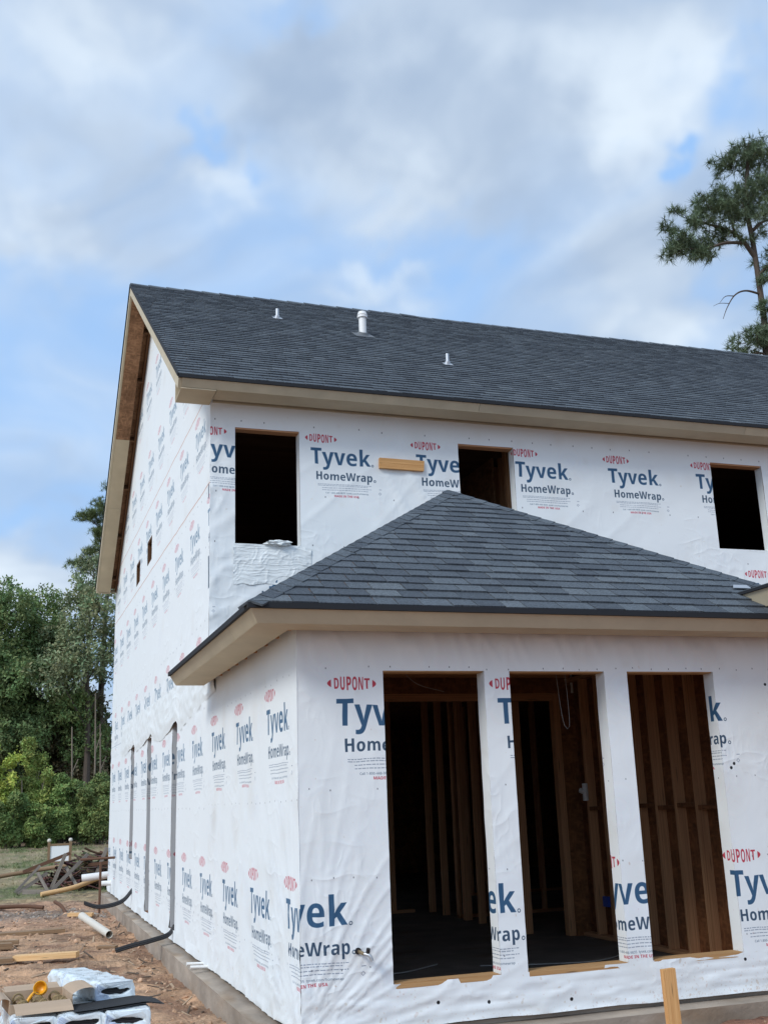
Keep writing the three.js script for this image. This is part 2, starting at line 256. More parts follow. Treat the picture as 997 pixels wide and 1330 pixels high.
const TX = {
  pf: wrapTexture(2048, -0.05, 4.25, -0.3, 2.62, (g, k, X, Y, R) => {
    row(g, k, X, Y, -0.05, 4.3, 0.271, 1.904); row(g, k, X, Y, -0.05, 4.3, -0.379, 0.586);
    for (const [y, q] of [[2.125, 0.155], [1.29, 0.165], [0.70, 0.16], [0.13, 0.2]]) staples(g, k, X, Y, R, 0.06, 4.2, y, q, 0.006);
    g.fillStyle = '#1c1d20'; for (const [s, y] of [[3.42, -0.05], [2.72, -0.07], [1.95, -0.2], [1.32, -0.17], [3.49, 1.35], [3.52, 1.38], [0.95, -0.14], [3.9, 2.0]]) { g.beginPath(); g.arc(X(s), Y(y), 0.012 * k, 0, 7); g.fill(); }
    splash(g, k, X, Y, R, 0, 4.2, -0.28, 900, 0.35); splash(g, k, X, Y, R, 2.6, 4.2, -0.26, 500, 0.25);
    splash(g, k, X, Y, R, 0, 4.2, -0.28, 400, 2.6);
  }, 21),
  pl: wrapTexture(1280, -3.72, 0.05, -0.3, 2.62, (g, k, X, Y, R) => {
    row(g, k, X, Y, -3.72, 0.05, -0.974, 1.904, 0, 0.85); row(g, k, X, Y, -3.72, 0.05, -0.379, 0.56, 0, 0.85);
    for (const [y, q] of [[2.1, 0.2], [1.22, 0.17], [0.15, 0.25]]) staples(g, k, X, Y, R, -3.6, 0, y, q, 0.007);
    splash(g, k, X, Y, R, -3.7, 0, -0.28, 800, 0.4);
  }, 22),
  mf: wrapTexture(2048, -0.12, 9.2, 2.3, 5.7, (g, k, X, Y, R) => {
    row(g, k, X, Y, -0.12, 9.2, -0.142, 5.025); row(g, k, X, Y, -0.12, 9.2, 0.48, 3.655);
    for (const [y, q] of [[5.27, 0.27], [4.47, 0.4], [3.9, 0.35]]) staples(g, k, X, Y, R, 0.05, 9.2, y, q, 0.009);
    splash(g, k, X, Y, R, 0, 9.2, 2.4, 700, 3);
  }, 23),
  ml: wrapTexture(2048, -15.1, -3.6, -0.3, 9.5, (g, k, X, Y, R) => {
    row(g, k, X, Y, -15.1, -3.6, -0.379, 0.56, 0, 0.72); row(g, k, X, Y, -15.1, -3.6, -0.974, 1.90, 0, 0.72);
    row(g, k, X, Y, -15.1, -3.6, -0.70, 2.86, -0.004, 0.62);
    row(g, k, X, Y, -15.1, -3.6, -0.05, 4.36, -0.008, 0.62); row(g, k, X, Y, -15.1, -3.6, -0.95, 5.50, -0.008, 0.62);
    row(g, k, X, Y, -15.1, -3.6, -0.85, 6.66, -0.012, 0.62); row(g, k, X, Y, -15.1, -3.6, -0.1, 8.0, -0.01, 0.62);
    g.strokeStyle = 'rgba(190,140,120,0.8)'; g.lineWidth = 0.014 * k;
    for (const [a, b] of [[4.55, 4.84], [5.62, 5.90]]) { g.beginPath(); g.moveTo(X(-3.6), Y(a)); g.lineTo(X(-15.1), Y(b)); g.stroke(); }
    g.strokeStyle = 'rgba(150,160,172,0.6)'; g.lineWidth = 0.012 * k; g.beginPath(); g.moveTo(X(-3.6), Y(2.32)); g.lineTo(X(-15.1), Y(2.38)); g.stroke();
    for (const y of [0.15, 1.2, 2.2, 3.1, 3.9, 4.5, 5.1, 6]) staples(g, k, X, Y, R, -15, -3.7, y, 0.3, 0.011);
    g.fillStyle = NAVY2; g.fillRect(X(-3.76), Y(4.55), 0.05 * k, 0.16 * k); g.fillRect(X(-3.74), Y(3.75), 0.06 * k, 0.34 * k);
    splash(g, k, X, Y, R, -15, -3.7, -0.28, 900, 0.4);
  }, 24),
};
const crk = rep(T_crinkle, 1, 1);
const wrapMat = (tx) => { const bump = T_crinkle.clone(); bump.repeat.set((tx.s1 - tx.s0) / 2.6, (tx.y1 - tx.y0) / 2.6); bump.needsUpdate = true; return new THREE.MeshPhysicalMaterial({ map: tx.t, roughness: 0.62, specularIntensity: 0.6, bumpMap: bump, bumpScale: 0.010 }); };
const WM = { pf: wrapMat(TX.pf), pl: wrapMat(TX.pl), mf: wrapMat(TX.mf), ml: wrapMat(TX.ml) };
const shadedWrap = WM.ml.clone(); shadedWrap.color = lin(0.62, 0.62, 0.63);  // wrap copy with the shade inside the side openings put into its colour
const plainWrap = new THREE.MeshPhysicalMaterial({ color: lin(0.76, 0.80, 0.80), roughness: 0.6, specularIntensity: 0.7, bumpMap: rep(T_crinkle, 1.5, 1.5), bumpScale: 0.012, side: THREE.DoubleSide });

// grid lines from a to b that hit every break
function lines(a, b, breaks, step) { const k = [a, ...breaks.filter((v) => v > a + 1e-4 && v < b - 1e-4).sort((p, q) => p - q), b], o = []; for (let i = 0; i + 1 < k.length; i++) { const n = Math.max(1, Math.round((k[i + 1] - k[i]) / step)); for (let j = 0; j < n; j++) o.push(lerp(k[i], k[i + 1], j / n)); } o.push(b); return o; }
// a sheet of wrap with holes; place(s, y, d) turns sheet coordinates and a bulge into a point
function sheet(S, Y, holes, tx, place, disp, top) {
  const nx = S.length, ny = Y.length, pos = [], uv = [], idx = [];
  for (let j = 0; j < ny; j++) for (let i = 0; i < nx; i++) { const s = S[i], y = top ? lerp(Y[0], top(s), j / (ny - 1)) : Y[j]; const p = place(s, y, disp(s, y)); pos.push(p.x, p.y, p.z); const bu = 0.006 * fbm2(s * 2.6 + y, y * 2.2, 3), bv = 0.007 * fbm2(s * 2.1 + 50, y * 2.4 + s * 0.6, 3); uv.push((s + bu - tx.s0) / (tx.s1 - tx.s0), (y + bv - tx.y0) / (tx.y1 - tx.y0)); }
  for (let j = 0; j + 1 < ny; j++) for (let i = 0; i + 1 < nx; i++) {
    const sc = (S[i] + S[i + 1]) / 2, yc = (Y[j] + Y[j + 1]) / 2;
    if (holes.some(([a, b, c, d]) => sc > a && sc < b && yc > c && yc < d)) continue;
    const a = j * nx + i, b = a + 1, c = a + nx, d = c + 1; idx.push(a, b, d, a, d, c);
  }
  const g = new THREE.BufferGeometry(); g.setAttribute('position', new THREE.Float32BufferAttribute(pos, 3)); g.setAttribute('uv', new THREE.Float32BufferAttribute(uv, 2)); g.setIndex(idx); g.computeVertexNormals(); return g;
}
// a wall as boxes round its holes: rectangles [a, b, c, d] in wall coordinates
function wallBoxes(s0, s1, y0, y1, holes, mk) {
  const xs = [...new Set([s0, s1, ...holes.flatMap((h) => [h[0], h[1]])])].sort((a, b) => a - b), out = [];
  for (let i = 0; i + 1 < xs.length; i++) {
    const a = xs[i], b = xs[i + 1], mid = (a + b) / 2, hs = holes.filter((h) => mid > h[0] && mid < h[1]).sort((p, q) => p[2] - q[2]); let y = y0;
    for (const h of hs) { if (h[2] > y) out.push(mk(a, b, y, h[2])); y = h[3]; }
    if (y1 > y) out.push(mk(a, b, y, y1));
  }
  return out;
}

// ------------------------------------------------------------------ dimensions (metres; door sill of the front room at y = 0)
const D = 3.66, LZ = 15.04, GY = -0.48, WB = -0.277, XR = 14;
const OP = [[0.632, 1.422, 0, 2.1], [1.629, 2.43, 0, 2.1], [2.632, 3.415, 0, 2.1]];
const W1 = [0.262, 0.978, 3.875, 5.19], W2 = [2.879, 3.585, 3.8, 5.19], W3 = [6.318, 7.09, 4.07, 5.19];
const LW = [[-6.29, -5.88, -0.16, 2.22], [-8.88, -8.42, -0.17, 2.17], [-11.18, -10.68, 0.45, 2.17]], SW = [[-9.44, -8.88, 4.86, 5.24], [-11.02, -10.5, 4.84, 5.22]];
const tA = 0.6625, A = Math.atan(tA), pA = Math.atan(0.647), ZE = -3.208, YE = 5.57, XO = -0.417, ZR = -9.062, YR = YE + tA * (ZE - ZR), ZB = 2 * ZR - ZE;
const PXO = -0.427, PZO = 0.428, PYE = 2.497, PXR = 4.585, PAX = 2.079, PZA = PZO - (PAX - PXO), PYA = PYE + 0.647 * (PZO - PZA);

const house = thing('house', 'two storey house under construction, white printed wrap on its walls, dark shingle roof', 'house');

// ------------------------------------------------------------------ foundation
{
  const LG = 0.13, ty = -0.315;
  const g = [];
  // brick ledge: a lower step outside the slab
  const ledgeTop = (pts) => hexa(pts);
  g.push(ledgeTop([V(-LG, -1, LG), V(-LG, -1, -LZ - 0.1), V(0.05, -1, -LZ - 0.1), V(0.05, -1, LG), V(-LG, ty - 0.012, LG), V(-LG, ty - 0.012, -LZ - 0.1), V(0.05, ty + 0.004, -LZ - 0.1), V(0.05, ty + 0.004, LG)]));
  g.push(ledgeTop([V(0.05, -1, LG), V(4.3, -1, LG), V(4.3, -1, -0.05), V(0.05, -1, -0.05), V(0.05, ty - 0.012, LG), V(4.3, ty - 0.012, LG), V(4.3, ty + 0.004, -0.05), V(0.05, ty + 0.004, -0.05)]));
  g.push(box(0.06, 4.2, -0.95, -0.285, -D, -0.04), box(0.06, XR, -0.95, -0.287, -LZ, -D - 0.002));
  part('foundation', g, mat.concrete, house);
  const sl = [box(0.06, 4.1, -0.284, -0.275, -D - 0.001, -0.12), box(0.06, XR - 0.1, -0.284, -0.277, -LZ + 0.1, -D - 0.003)];
  part('floor', sl, mat.floor, house);
}

// ------------------------------------------------------------------ wall cores (sheathing and framing thickness)
const TH = 0.115;
part('wall_core', [
  ...wallBoxes(0.002, 4.158, -0.272, 2.62, OP, (a, b, c, d) => box(a, b, c, d, -TH, -0.004)),
], mat.osb, house);
part('wall_core', [
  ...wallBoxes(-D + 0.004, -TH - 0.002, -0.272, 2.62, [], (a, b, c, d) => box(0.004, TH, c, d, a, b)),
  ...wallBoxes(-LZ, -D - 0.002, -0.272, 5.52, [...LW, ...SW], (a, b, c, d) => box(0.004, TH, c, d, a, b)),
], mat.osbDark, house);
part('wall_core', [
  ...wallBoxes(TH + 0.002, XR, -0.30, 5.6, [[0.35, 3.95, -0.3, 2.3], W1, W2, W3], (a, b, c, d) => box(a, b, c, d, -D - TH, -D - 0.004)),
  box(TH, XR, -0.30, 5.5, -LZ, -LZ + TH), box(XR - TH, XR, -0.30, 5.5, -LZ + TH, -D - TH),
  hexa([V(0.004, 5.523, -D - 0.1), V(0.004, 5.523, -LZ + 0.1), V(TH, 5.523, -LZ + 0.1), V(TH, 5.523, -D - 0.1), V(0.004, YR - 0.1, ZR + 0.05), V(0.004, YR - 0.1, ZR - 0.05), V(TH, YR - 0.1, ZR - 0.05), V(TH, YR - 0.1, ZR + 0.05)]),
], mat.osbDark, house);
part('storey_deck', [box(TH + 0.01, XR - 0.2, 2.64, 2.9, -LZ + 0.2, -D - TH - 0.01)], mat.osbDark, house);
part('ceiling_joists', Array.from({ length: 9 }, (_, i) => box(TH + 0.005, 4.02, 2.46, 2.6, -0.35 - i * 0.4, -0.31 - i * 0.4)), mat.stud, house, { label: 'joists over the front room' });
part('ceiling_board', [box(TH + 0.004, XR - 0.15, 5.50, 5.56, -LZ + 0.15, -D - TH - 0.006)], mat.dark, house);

// ------------------------------------------------------------------ wrap sheets
const ridged = (v) => 1 - Math.abs(v);
const crease = (s, y, ang, f, st) => { const a = s * Math.cos(ang) + y * Math.sin(ang), b = -s * Math.sin(ang) + y * Math.cos(ang); return Math.pow(Math.max(0, ridged(N2(a * f, b * f * st))), 5); };
function dispFront(s, y) {
  let d = 0.003 + 0.004 * fbm2(s * 1.3, y * 1.3, 4);
  const low = sm(0.10, -0.20, y); // slack hanging folds under the sills
  d += low * (0.012 * Math.pow(ridged(N2(s * 0.75 + 0.35 * y, y * 7.5)), 4) + 0.006 * fbm2(s * 2.2, y * 11, 3));
  const r = Math.hypot(s + 0.02, y + 0.30), th = Math.atan2(y + 0.30, s + 0.02);
  d += Math.exp(-r * 1.05) * 0.017 * Math.pow(Math.max(0, ridged(N2(th * 5.2, r * 0.7))), 4);
  d += 0.006 * crease(s, y, 0.85, 2.1, 0.18) * sm(1.0, 0.2, Math.abs(s)) * sm(1.2, 0.3, y);
  d += 0.015 * sm(1.95, 2.4, y) * Math.pow(Math.max(0, ridged(N2(s * 4.5 + y * 1.5, y * 1.4))), 3);
  return d + 0.0015;
}
function dispLeft(s, y) {
  let d = 0.003 + 0.004 * fbm2(s * 1.1 + 30, y * 1.3, 4);
  d += sm(0.15, -0.25, y) * 0.012 * Math.pow(Math.max(0, ridged(N2(s * 2.4 - y * 1.2, y * 3))), 4);
  const r = Math.hypot(s - 0.02, y + 0.3), th = Math.atan2(y + 0.3, -s + 0.02);
  d += Math.exp(-r * 1.1) * 0.014 * Math.pow(Math.max(0, ridged(N2(th * 5 + 9, r * 0.7))), 4);
  return lerp(d + 0.0015, 0.006, sm(-D + 0.35, -D, s));
}
function dispMain(s, y) {
  let d = 0.004 + 0.006 * fbm2(s * 0.9 + 60, y * 0.9, 4);
  d += 0.012 * crease(s, y, 0.62, 1.5, 0.14) * Math.exp(-(((s - 2.45) / 0.55) ** 2) - (((y - 4.45) / 0.5) ** 2)) * 2.6;
  d += 0.014 * sm(0.35, 0.05, s) * Math.pow(Math.max(0, ridged(N2(s * 5, y * 2.2))), 3);
  d += 0.006 * crease(s + 3, y, -0.9, 1.1, 0.2) + 0.014 * sm(4.1, 3.3, y) * Math.pow(Math.max(0, ridged(N2(s * 2 + y * 1.4, y * 2 - s))), 4);
  return d + 0.0015;
}
function dispMainLeft(s, y) {
  let d = 0.004 + 0.005 * fbm2(s * 0.7 + 90, y * 0.8, 4);
  d += 0.012 * sm(1.1, 0.1, Math.abs(y - 2.45)) * Math.pow(Math.max(0, ridged(N2(s * 1.5, y * 2.2))), 4);
  d += 0.02 * sm(0.1, -0.27, y) * Math.pow(Math.max(0, ridged(N2(s * 1.2 + 4, y * 1.5))), 3);
  return lerp(d + 0.0015, 0.006, sm(-D - 0.35, -D, s) * (y < 2.5 ? 1 : 0));
}
const onFront = (s, y, d) => V(s, y, d), onLeft = (s, y, d) => V(-d, y, s), onMain = (s, y, d) => V(s, y, -D + d);
const edge = (tx) => (list) => { // flat returns of wrap into an opening
  const pos = [], uv = [], idx = []; for (const [s, y, p] of list) { pos.push(p.x, p.y, p.z); uv.push((s - tx.s0) / (tx.s1 - tx.s0), (y - tx.y0) / (tx.y1 - tx.y0)); }
  const g = new THREE.BufferGeometry(); g.setAttribute('position', new THREE.Float32BufferAttribute(pos, 3)); g.setAttribute('uv', new THREE.Float32BufferAttribute(uv, 2));
  for (let i = 0; i < list.length; i += 4) idx.push(i, i + 1, i + 2, i, i + 2, i + 3); g.setIndex(idx); g.computeVertexNormals(); return g.toNonIndexed();
};
// the wavy lower hem: the lowest grid row moves a little
const hem = (fn, amp, f) => (s, y, d) => { const p = fn(s, y, d); if (y <= WB + 1e-4) p.y += amp * N2(s * f, 3.3); return p; };

const wrapFront = part('house_wrap', sheet(lines(-0.006, 4.165, OP.flatMap((o) => [o[0], o[1]]), 0.02), lines(WB, 2.45, [0, 2.1], 0.02), OP, TX.pf, hem(onFront, 0.008, 1.4), dispFront), WM.pf, house, { label: 'wrinkled white wrap on the front of the low front room' });
const wrapLeft = part('house_wrap', sheet(lines(-D - 0.001, 0.008, [], 0.025), lines(WB, 2.45, [], 0.025), [], TX.pl, hem(onLeft, 0.012, 1.2), dispLeft), WM.pl, house, { label: 'white wrap on the side of the low front room' });
const wrapMain = part('house_wrap', sheet(lines(-0.008, XR, [0.14, 4.1, ...W1.slice(0, 2), ...W2.slice(0, 2), ...W3.slice(0, 2)], 0.035), lines(2.3, 5.58, [2.66, ...W1.slice(2), ...W2.slice(2), ...W3.slice(2)], 0.035), [W1, W2, W3, [0.14, 4.1, 2.2, 2.66]], TX.mf, onMain, dispMain), WM.mf, house, { label: 'white wrap on the upper front wall' });
{
  const H = [...LW, ...SW], roofY = (z) => YE + tA * (z < ZR ? z - ZB : ZE - z) - 0.10;
  const lo = sheet(lines(-LZ, -D + 0.004, H.flatMap((h) => [h[0], h[1]]), 0.05), lines(WB, 5.5, H.flatMap((h) => [h[2], h[3]]), 0.05), H, TX.ml, hem(onLeft, 0.012, 1.2), dispMainLeft);
  const up = sheet(lines(-LZ, -D + 0.006, [ZR], 0.08), lines(5.5, 9, [], 0.08), [], TX.ml, onLeft, dispMainLeft, (s) => Math.max(5.5, roofY(s)));
  part('house_wrap', [lo, up], WM.ml, house, { label: 'white wrap on the gable side wall' });
  // lower edge of the upper sheets: a lap that tents up over each opening and hangs loose by the front room
  const peak = (s) => Math.max(...LW.map((o) => { const d = s - (o[1] + 0.06); return d > 0 ? sm(0.25, 0, d) : Math.pow(Math.max(0, 1 + d / 1.7), 1.5); }));
  const lap = sheet(lines(-12.8, -3.24, [], 0.04), lines(0, 1, [], 0.06), [], TX.ml, (s, v, d) => { const b = 2.08 + 0.03 * N2(s * 0.9, 2) + 0.14 * peak(s) * sm(-3.9, -4.6, s) + 0.20 * sm(-5.7, -3.4, s), y = lerp(b, 2.62, v); return V(-0.008 - d * 1.4 * Math.min(1, v * 4 + 0.25) - Math.sin(v * 3.0) * 0.006 - (1 - v) * 0.025 * peak(s) * sm(-3.9, -4.6, s), y, s); }, (s, y) => 0.004 + 0.004 * fbm2(s * 1.6, y * 3 + 9, 3) + 0.008 * Math.pow(Math.max(0, ridged(N2(s * 2.4 + y, y * 1.4))), 4));
  part('wrap_lap', lap, plainWrap, house);
}
// returns, sills and heads
{
  const q = edge(TX.pf);
  for (const o of OP) {
    const e = 0.0045;
    for (const [sx, sg] of [[o[1], 1], [o[0], -1]]) {
      const n = 14, list = []; for (let i = 0; i < n; i++) {
        const ya = lerp(0.0, 2.1, i / n), yb = lerp(0.0, 2.1, (i + 1) / n), w = (y) => sx - sg * (0.003 + 0.004 * Math.max(0, N2(y * 2.3, sx))), za = 0.004;
        const A0 = [sx, ya, V(sx, ya, za)], B0 = [sx - sg * TH, ya, V(w(ya), ya, -TH - e)], C0 = [sx - sg * TH, yb, V(w(yb), yb, -TH - e)], D0 = [sx, yb, V(sx, yb, za)];
        list.push(...(sg > 0 ? [A0, D0, C0, B0] : [A0, B0, C0, D0]));
      }
      part('wrap_return', q(list), WM.pf, wrapFront);
    }
    part('sill_plate', box(o[0] + 0.008, o[1] - 0.008, -0.03, 0.004, -TH - 0.01, 0.006), mat.dull, house);
    part('header', box(o[0] + 0.008, o[1] - 0.008, 2.092, 2.13, -TH - 0.01, -0.002), mat.dull, house);
  }
  const qm = edge(TX.mf);
  for (const o of [W1, W2, W3]) {
    const za = -D + 0.004, zb = -D - TH - 0.004, r = o[1] - 0.003, l = o[0] + 0.003;
    part('window_return', qm([[o[1], o[2], V(r, o[2], za)], [o[1], o[3], V(r, o[3], za)], [o[1] - TH, o[3], V(r, o[3], zb)], [o[1] - TH, o[2], V(r, o[2], zb)]]), WM.mf, wrapMain);
    part('window_return', qm([[o[0], o[2], V(l, o[2], za)], [o[0] + TH, o[2], V(l, o[2], zb)], [o[0] + TH, o[3], V(l, o[3], zb)], [o[0], o[3], V(l, o[3], za)]]), WM.mf, wrapMain);
    part('window_sill', box(l, r, o[2] - 0.02, o[2] + 0.004, zb, za), plainWrap, wrapMain);
    part('window_header', box(l, r, o[3] - 0.015, o[3] + 0.01, zb, za - 0.006), mat.stud, wrapMain);
  }
  const ql = edge(TX.ml);
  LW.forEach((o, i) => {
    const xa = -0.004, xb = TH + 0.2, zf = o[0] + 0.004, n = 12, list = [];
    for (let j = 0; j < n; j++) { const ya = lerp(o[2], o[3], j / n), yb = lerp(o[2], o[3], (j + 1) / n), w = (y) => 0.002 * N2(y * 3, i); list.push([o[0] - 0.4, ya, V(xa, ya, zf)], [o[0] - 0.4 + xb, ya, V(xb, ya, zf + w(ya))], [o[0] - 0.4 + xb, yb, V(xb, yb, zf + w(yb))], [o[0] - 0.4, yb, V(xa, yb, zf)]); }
    part('window_return', ql(list), shadedWrap, house);
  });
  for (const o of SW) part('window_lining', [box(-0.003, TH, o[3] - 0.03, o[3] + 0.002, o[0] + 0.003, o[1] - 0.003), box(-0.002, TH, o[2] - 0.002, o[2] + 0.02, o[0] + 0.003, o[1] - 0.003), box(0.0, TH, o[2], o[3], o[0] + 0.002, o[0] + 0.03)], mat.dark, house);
  // crumpled apron under the first upper window, with a loose twist on its sill
  const ap = sheet(lines(0.24, 1.09, [], 0.010), lines(0, 1, [], 0.022), [], TX.mf, (s, v, d) => V(s, lerp(3.45 + 0.012 * N2(s * 5, 1) + 0.02 * sm(0.5, 1, s), 3.885 - 0.03 * sm(0.95, 1.09, s), v), -D + 0.012 + d), (s, v) => { const y = v * 0.44, wx = 0.12 * N2(s * 3, y * 3), wy = 0.12 * N2(s * 3 + 9, y * 3), k = (f, a) => Math.pow(Math.max(0, ridged(N2((s + wx) * f + a, (y + wy) * f * 1.25 - a) * 1.7)), 4); return 0.006 * k(2.6, 1) + 0.004 * k(5.5, 5) + 0.002 * k(12, 8) + 0.006 * (1 + N2(s * 2.2, y * 2.2)); });
  part('wrap_apron', ap, plainWrap, house);
  const tw = new THREE.IcosahedronGeometry(0.06, 4); { const p = tw.attributes.position; for (let i = 0; i < p.count; i++) { const n = 1 + 0.5 * N3(p.getX(i) * 22, p.getY(i) * 22, p.getZ(i) * 22); p.setXYZ(i, p.getX(i) * n * 2.1, p.getY(i) * n * 0.55, p.getZ(i) * n * 0.8); } tw.computeVertexNormals(); tw.translate(0.72, 3.90, -D + 0.03); }
  part('wrap_twist', tw, plainWrap, house);
}

// ------------------------------------------------------------------ roofs
function slope(o, across, upv) { const n = across.clone().cross(upv).normalize(); return { at: (a, b, h = 0) => o.clone().addScaledVector(across, a).addScaledVector(upv, b).addScaledVector(n, h), n }; }
// a flat shingle tab: polygon in (across, up) of a slope; thin at its upper edge, proud at its butt
function tab(S, poly, hb, ht, b0, b1) {
  const hAt = (b) => lerp(hb, ht, (b - b0) / (b1 - b0)), pos = [], uv = [], T = poly.map(([a, b]) => S.at(a, b, hAt(b))), B = poly.map(([a, b]) => S.at(a, b, -0.002));
  const tri = (p, q, r, u, v, w) => { for (const x of [p, q, r]) pos.push(x.x, x.y, x.z); uv.push(...u, ...v, ...w); };
  for (let i = 1; i + 1 < T.length; i++) tri(T[0], T[i], T[i + 1], poly[0], poly[i], poly[i + 1]);
  for (let i = 0; i < T.length; i++) { const j = (i + 1) % T.length; tri(B[i], B[j], T[j], poly[i], poly[j], poly[j]); tri(B[i], T[j], T[i], poly[i], poly[j], poly[i]); }
  const g = new THREE.BufferGeometry(); g.setAttribute('position', new THREE.Float32BufferAttribute(pos, 3)); g.setAttribute('uv', new THREE.Float32BufferAttribute(uv, 2)); g.computeVertexNormals(); return g;
}
function clipHalf(poly, f) { const o = []; for (let i = 0; i < poly.length; i++) { const p = poly[i], q = poly[(i + 1) % poly.length], a = f(p), b = f(q); if (a >= 0) o.push(p); if ((a >= 0) !== (b >= 0)) { const t = a / (a - b); o.push([lerp(p[0], q[0], t), lerp(p[1], q[1], t)]); } } return o; }
function courses(len, rise, expo, wMin, wMax, R, each, bounds = []) {
  for (let i = 0; i * expo < rise - 0.02; i++) {
    const b0 = i * expo, b1 = Math.min(rise, b0 + expo + 0.012); let a = -R() * wMax, last = -1;
    while (a < len) {
      const w = lerp(wMin, wMax, R()); let poly = [[a, b0], [a + w - 0.009, b0], [a + w - 0.009, b1], [a, b1]];
      poly = clipHalf(poly, (p) => p[0]); if (poly.length) poly = clipHalf(poly, (p) => len - p[0]);
      for (const f of bounds) if (poly.length) poly = clipHalf(poly, f);
      if (poly.length > 2) each(poly, b0, b1, i, R());
      a += w;
    }
  }
}
const board = (pts) => hexa(pts);

{ // the low hip roof over the front room
  const roof = sub('porch_roof', house, 'low hip roof over the front room');
  const len = PXR - PXO, rise = (PZO - PZA) / Math.cos(pA), c = Math.cos(pA), s = Math.sin(pA);
  const S = slope(V(PXO, PYE, PZO), V(1, 0, 0), V(0, s, -c));
  const peak = PAX - PXO, peakR = PAX - PXO;
  const hipL = (p) => p[0] - p[1] * peak / rise, hipR = (p) => (len - p[0]) - p[1] * (len - peakR) / rise;
  // deck: front triangle, left and right slopes running back to the wall
  const dk = -0.004, th = 0.02, back = -D - 0.01;
  const tri = (a, b, cc, d) => { const n = b.clone().sub(a).cross(cc.clone().sub(a)).normalize(); const t = [a, b, cc, d ?? cc]; return hexa([...t.map((p) => p.clone().addScaledVector(n, -th)), ...t.map((p) => p.clone().addScaledVector(n, dk + 0.002))]); };
  const P0 = V(PXO, PYE, PZO), P1 = V(PXR, PYE, PZO), PA = V(PAX, PYA, PZA), PB = V(PAX, PYA, back), P2 = V(PXR, PYE, back), P3 = V(PXO, PYE, -3.5);
  part('roof_deck', [tri(P0, P1, PA), tri(P3.clone().setZ(-3.5), P0, PA, V(PAX, PYA, -3.5)), tri(P1, P2, PB, PA)], mat.osbDark, roof);
  const R = rng(77); let prev = 0;
  courses(len, rise, 0.143, 0.15, 0.30, R, (poly, b0, b1, i, r) => {
    let k = Math.floor(R() * 5); if (R() < 0.06) k = 5; if (k === prev) k = (k + 1) % 5; prev = k;
    part('shingle', tab(S, poly, 0.013 + (r > 0.5 ? 0.005 : 0), 0.002, b0, b1), shingleMats[k], roof);
  }, [hipL, hipR]);
  // the two side slopes, not seen from the front
  const side = [];
  for (const [o, ac, upv] of [[V(PXO, PYE, -3.5), V(0, 0, 1), V(c, s, 0)], [V(PXR, PYE, PZO), V(0, 0, -1), V(-c, s, 0)]]) {
    const left = o.x < 0, L = PZO + 3.5, SS = slope(o, ac, upv);
    courses(L, rise, 0.143, 0.2, 0.36, R, (poly, b0, b1, i, r) => side.push(tint(tab(SS, poly, 0.011, 0.002, b0, b1), shingleTones[Math.floor(R() * 5)])), [left ? (p) => (L - p[0]) - p[1] * peak / rise : (p) => p[0] - p[1] * peak / rise]);
  }
  part('side_shingles', merge(side), shingleVC, roof, { kind: 'stuff' });
  // hip caps
  for (const [E, sgn] of [[P0, 1], [P1, -1]]) {
    const dir = PA.clone().sub(E), L = dir.length(); dir.normalize(); const nF = V(0, c, s), nS = V(-sgn * s, c, 0), up = nF.clone().add(nS).normalize();
    const aF = V(sgn, 0, 0), aS = V(0, 0, -1), n = Math.floor(L / 0.143);
    for (let i = 0; i < n; i++) {
      const q = E.clone().addScaledVector(dir, i * L / n), q2 = E.clone().addScaledVector(dir, (i + 1.12) * L / n), w = 0.10;
      const oF = dir.clone().cross(nF).normalize(); if (oF.dot(aF) < 0) oF.negate(); const oS = dir.clone().cross(nS).normalize(); if (oS.dot(aS) < 0) oS.negate();
      const h0 = 0.016, h1 = 0.009, g = [];
      for (const [o, nn] of [[oF, nF], [oS, nS]]) g.push(hexa([q.clone().addScaledVector(nn, 0.001), q.clone().addScaledVector(o, w).addScaledVector(nn, 0.001), q2.clone().addScaledVector(o, w).addScaledVector(nn, 0.001), q2.clone().addScaledVector(nn, 0.001), q.clone().addScaledVector(up, h0 + 0.003), q.clone().addScaledVector(o, w).addScaledVector(nn, h0), q2.clone().addScaledVector(o, w).addScaledVector(nn, h1), q2.clone().addScaledVector(up, h1 + 0.003)]));
      part('hip_cap', merge(g), shingleMats[(i * 7) % 5], roof);
    }
  }
  // dark drip edge, fascia and soffit
  const drip = (d0, d1, y0, y1) => [hexa([V(PXO + d0, y0, PZO - d0), V(PXR - d0, y0, PZO - d0), V(PXR - d1, y0, PZO - d1), V(PXO + d1, y0, PZO - d1), V(PXO + d0, y1, PZO - d0), V(PXR - d0, y1, PZO - d0), V(PXR - d1, y1, PZO - d1), V(PXO + d1, y1, PZO - d1)]), hexa([V(PXO + d0, y0, -3.5), V(PXO + d0, y0, PZO - d0), V(PXO + d1, y0, PZO - d1), V(PXO + d1, y0, -3.5), V(PXO + d0, y1, -3.5), V(PXO + d0, y1, PZO - d0), V(PXO + d1, y1, PZO - d1), V(PXO + d1, y1, -3.5)])];
  part('drip_edge', drip(-0.012, 0.05, PYE - 0.034, PYE + 0.004), mat.metalDark, roof);
  const yT = PYE - 0.035, yB = PYE - 0.122, e0 = 0.012, e1 = 0.012 + 0.056, tk = 0.03;
  const xr = PXR, zb = -3.5;
  part('fascia', hexa([V(PXO + e1, yB, PZO - e1), V(xr - e1, yB, PZO - e1), V(xr - e1 - tk, yB, PZO - e1 - tk), V(PXO + e1 + tk, yB, PZO - e1 - tk), V(PXO + e0, yT, PZO - e0), V(xr - e0, yT, PZO - e0), V(xr - e0 - tk, yT, PZO - e0 - tk), V(PXO + e0 + tk, yT, PZO - e0 - tk)]), mat.fascia, roof);
  const zj = -0.42;
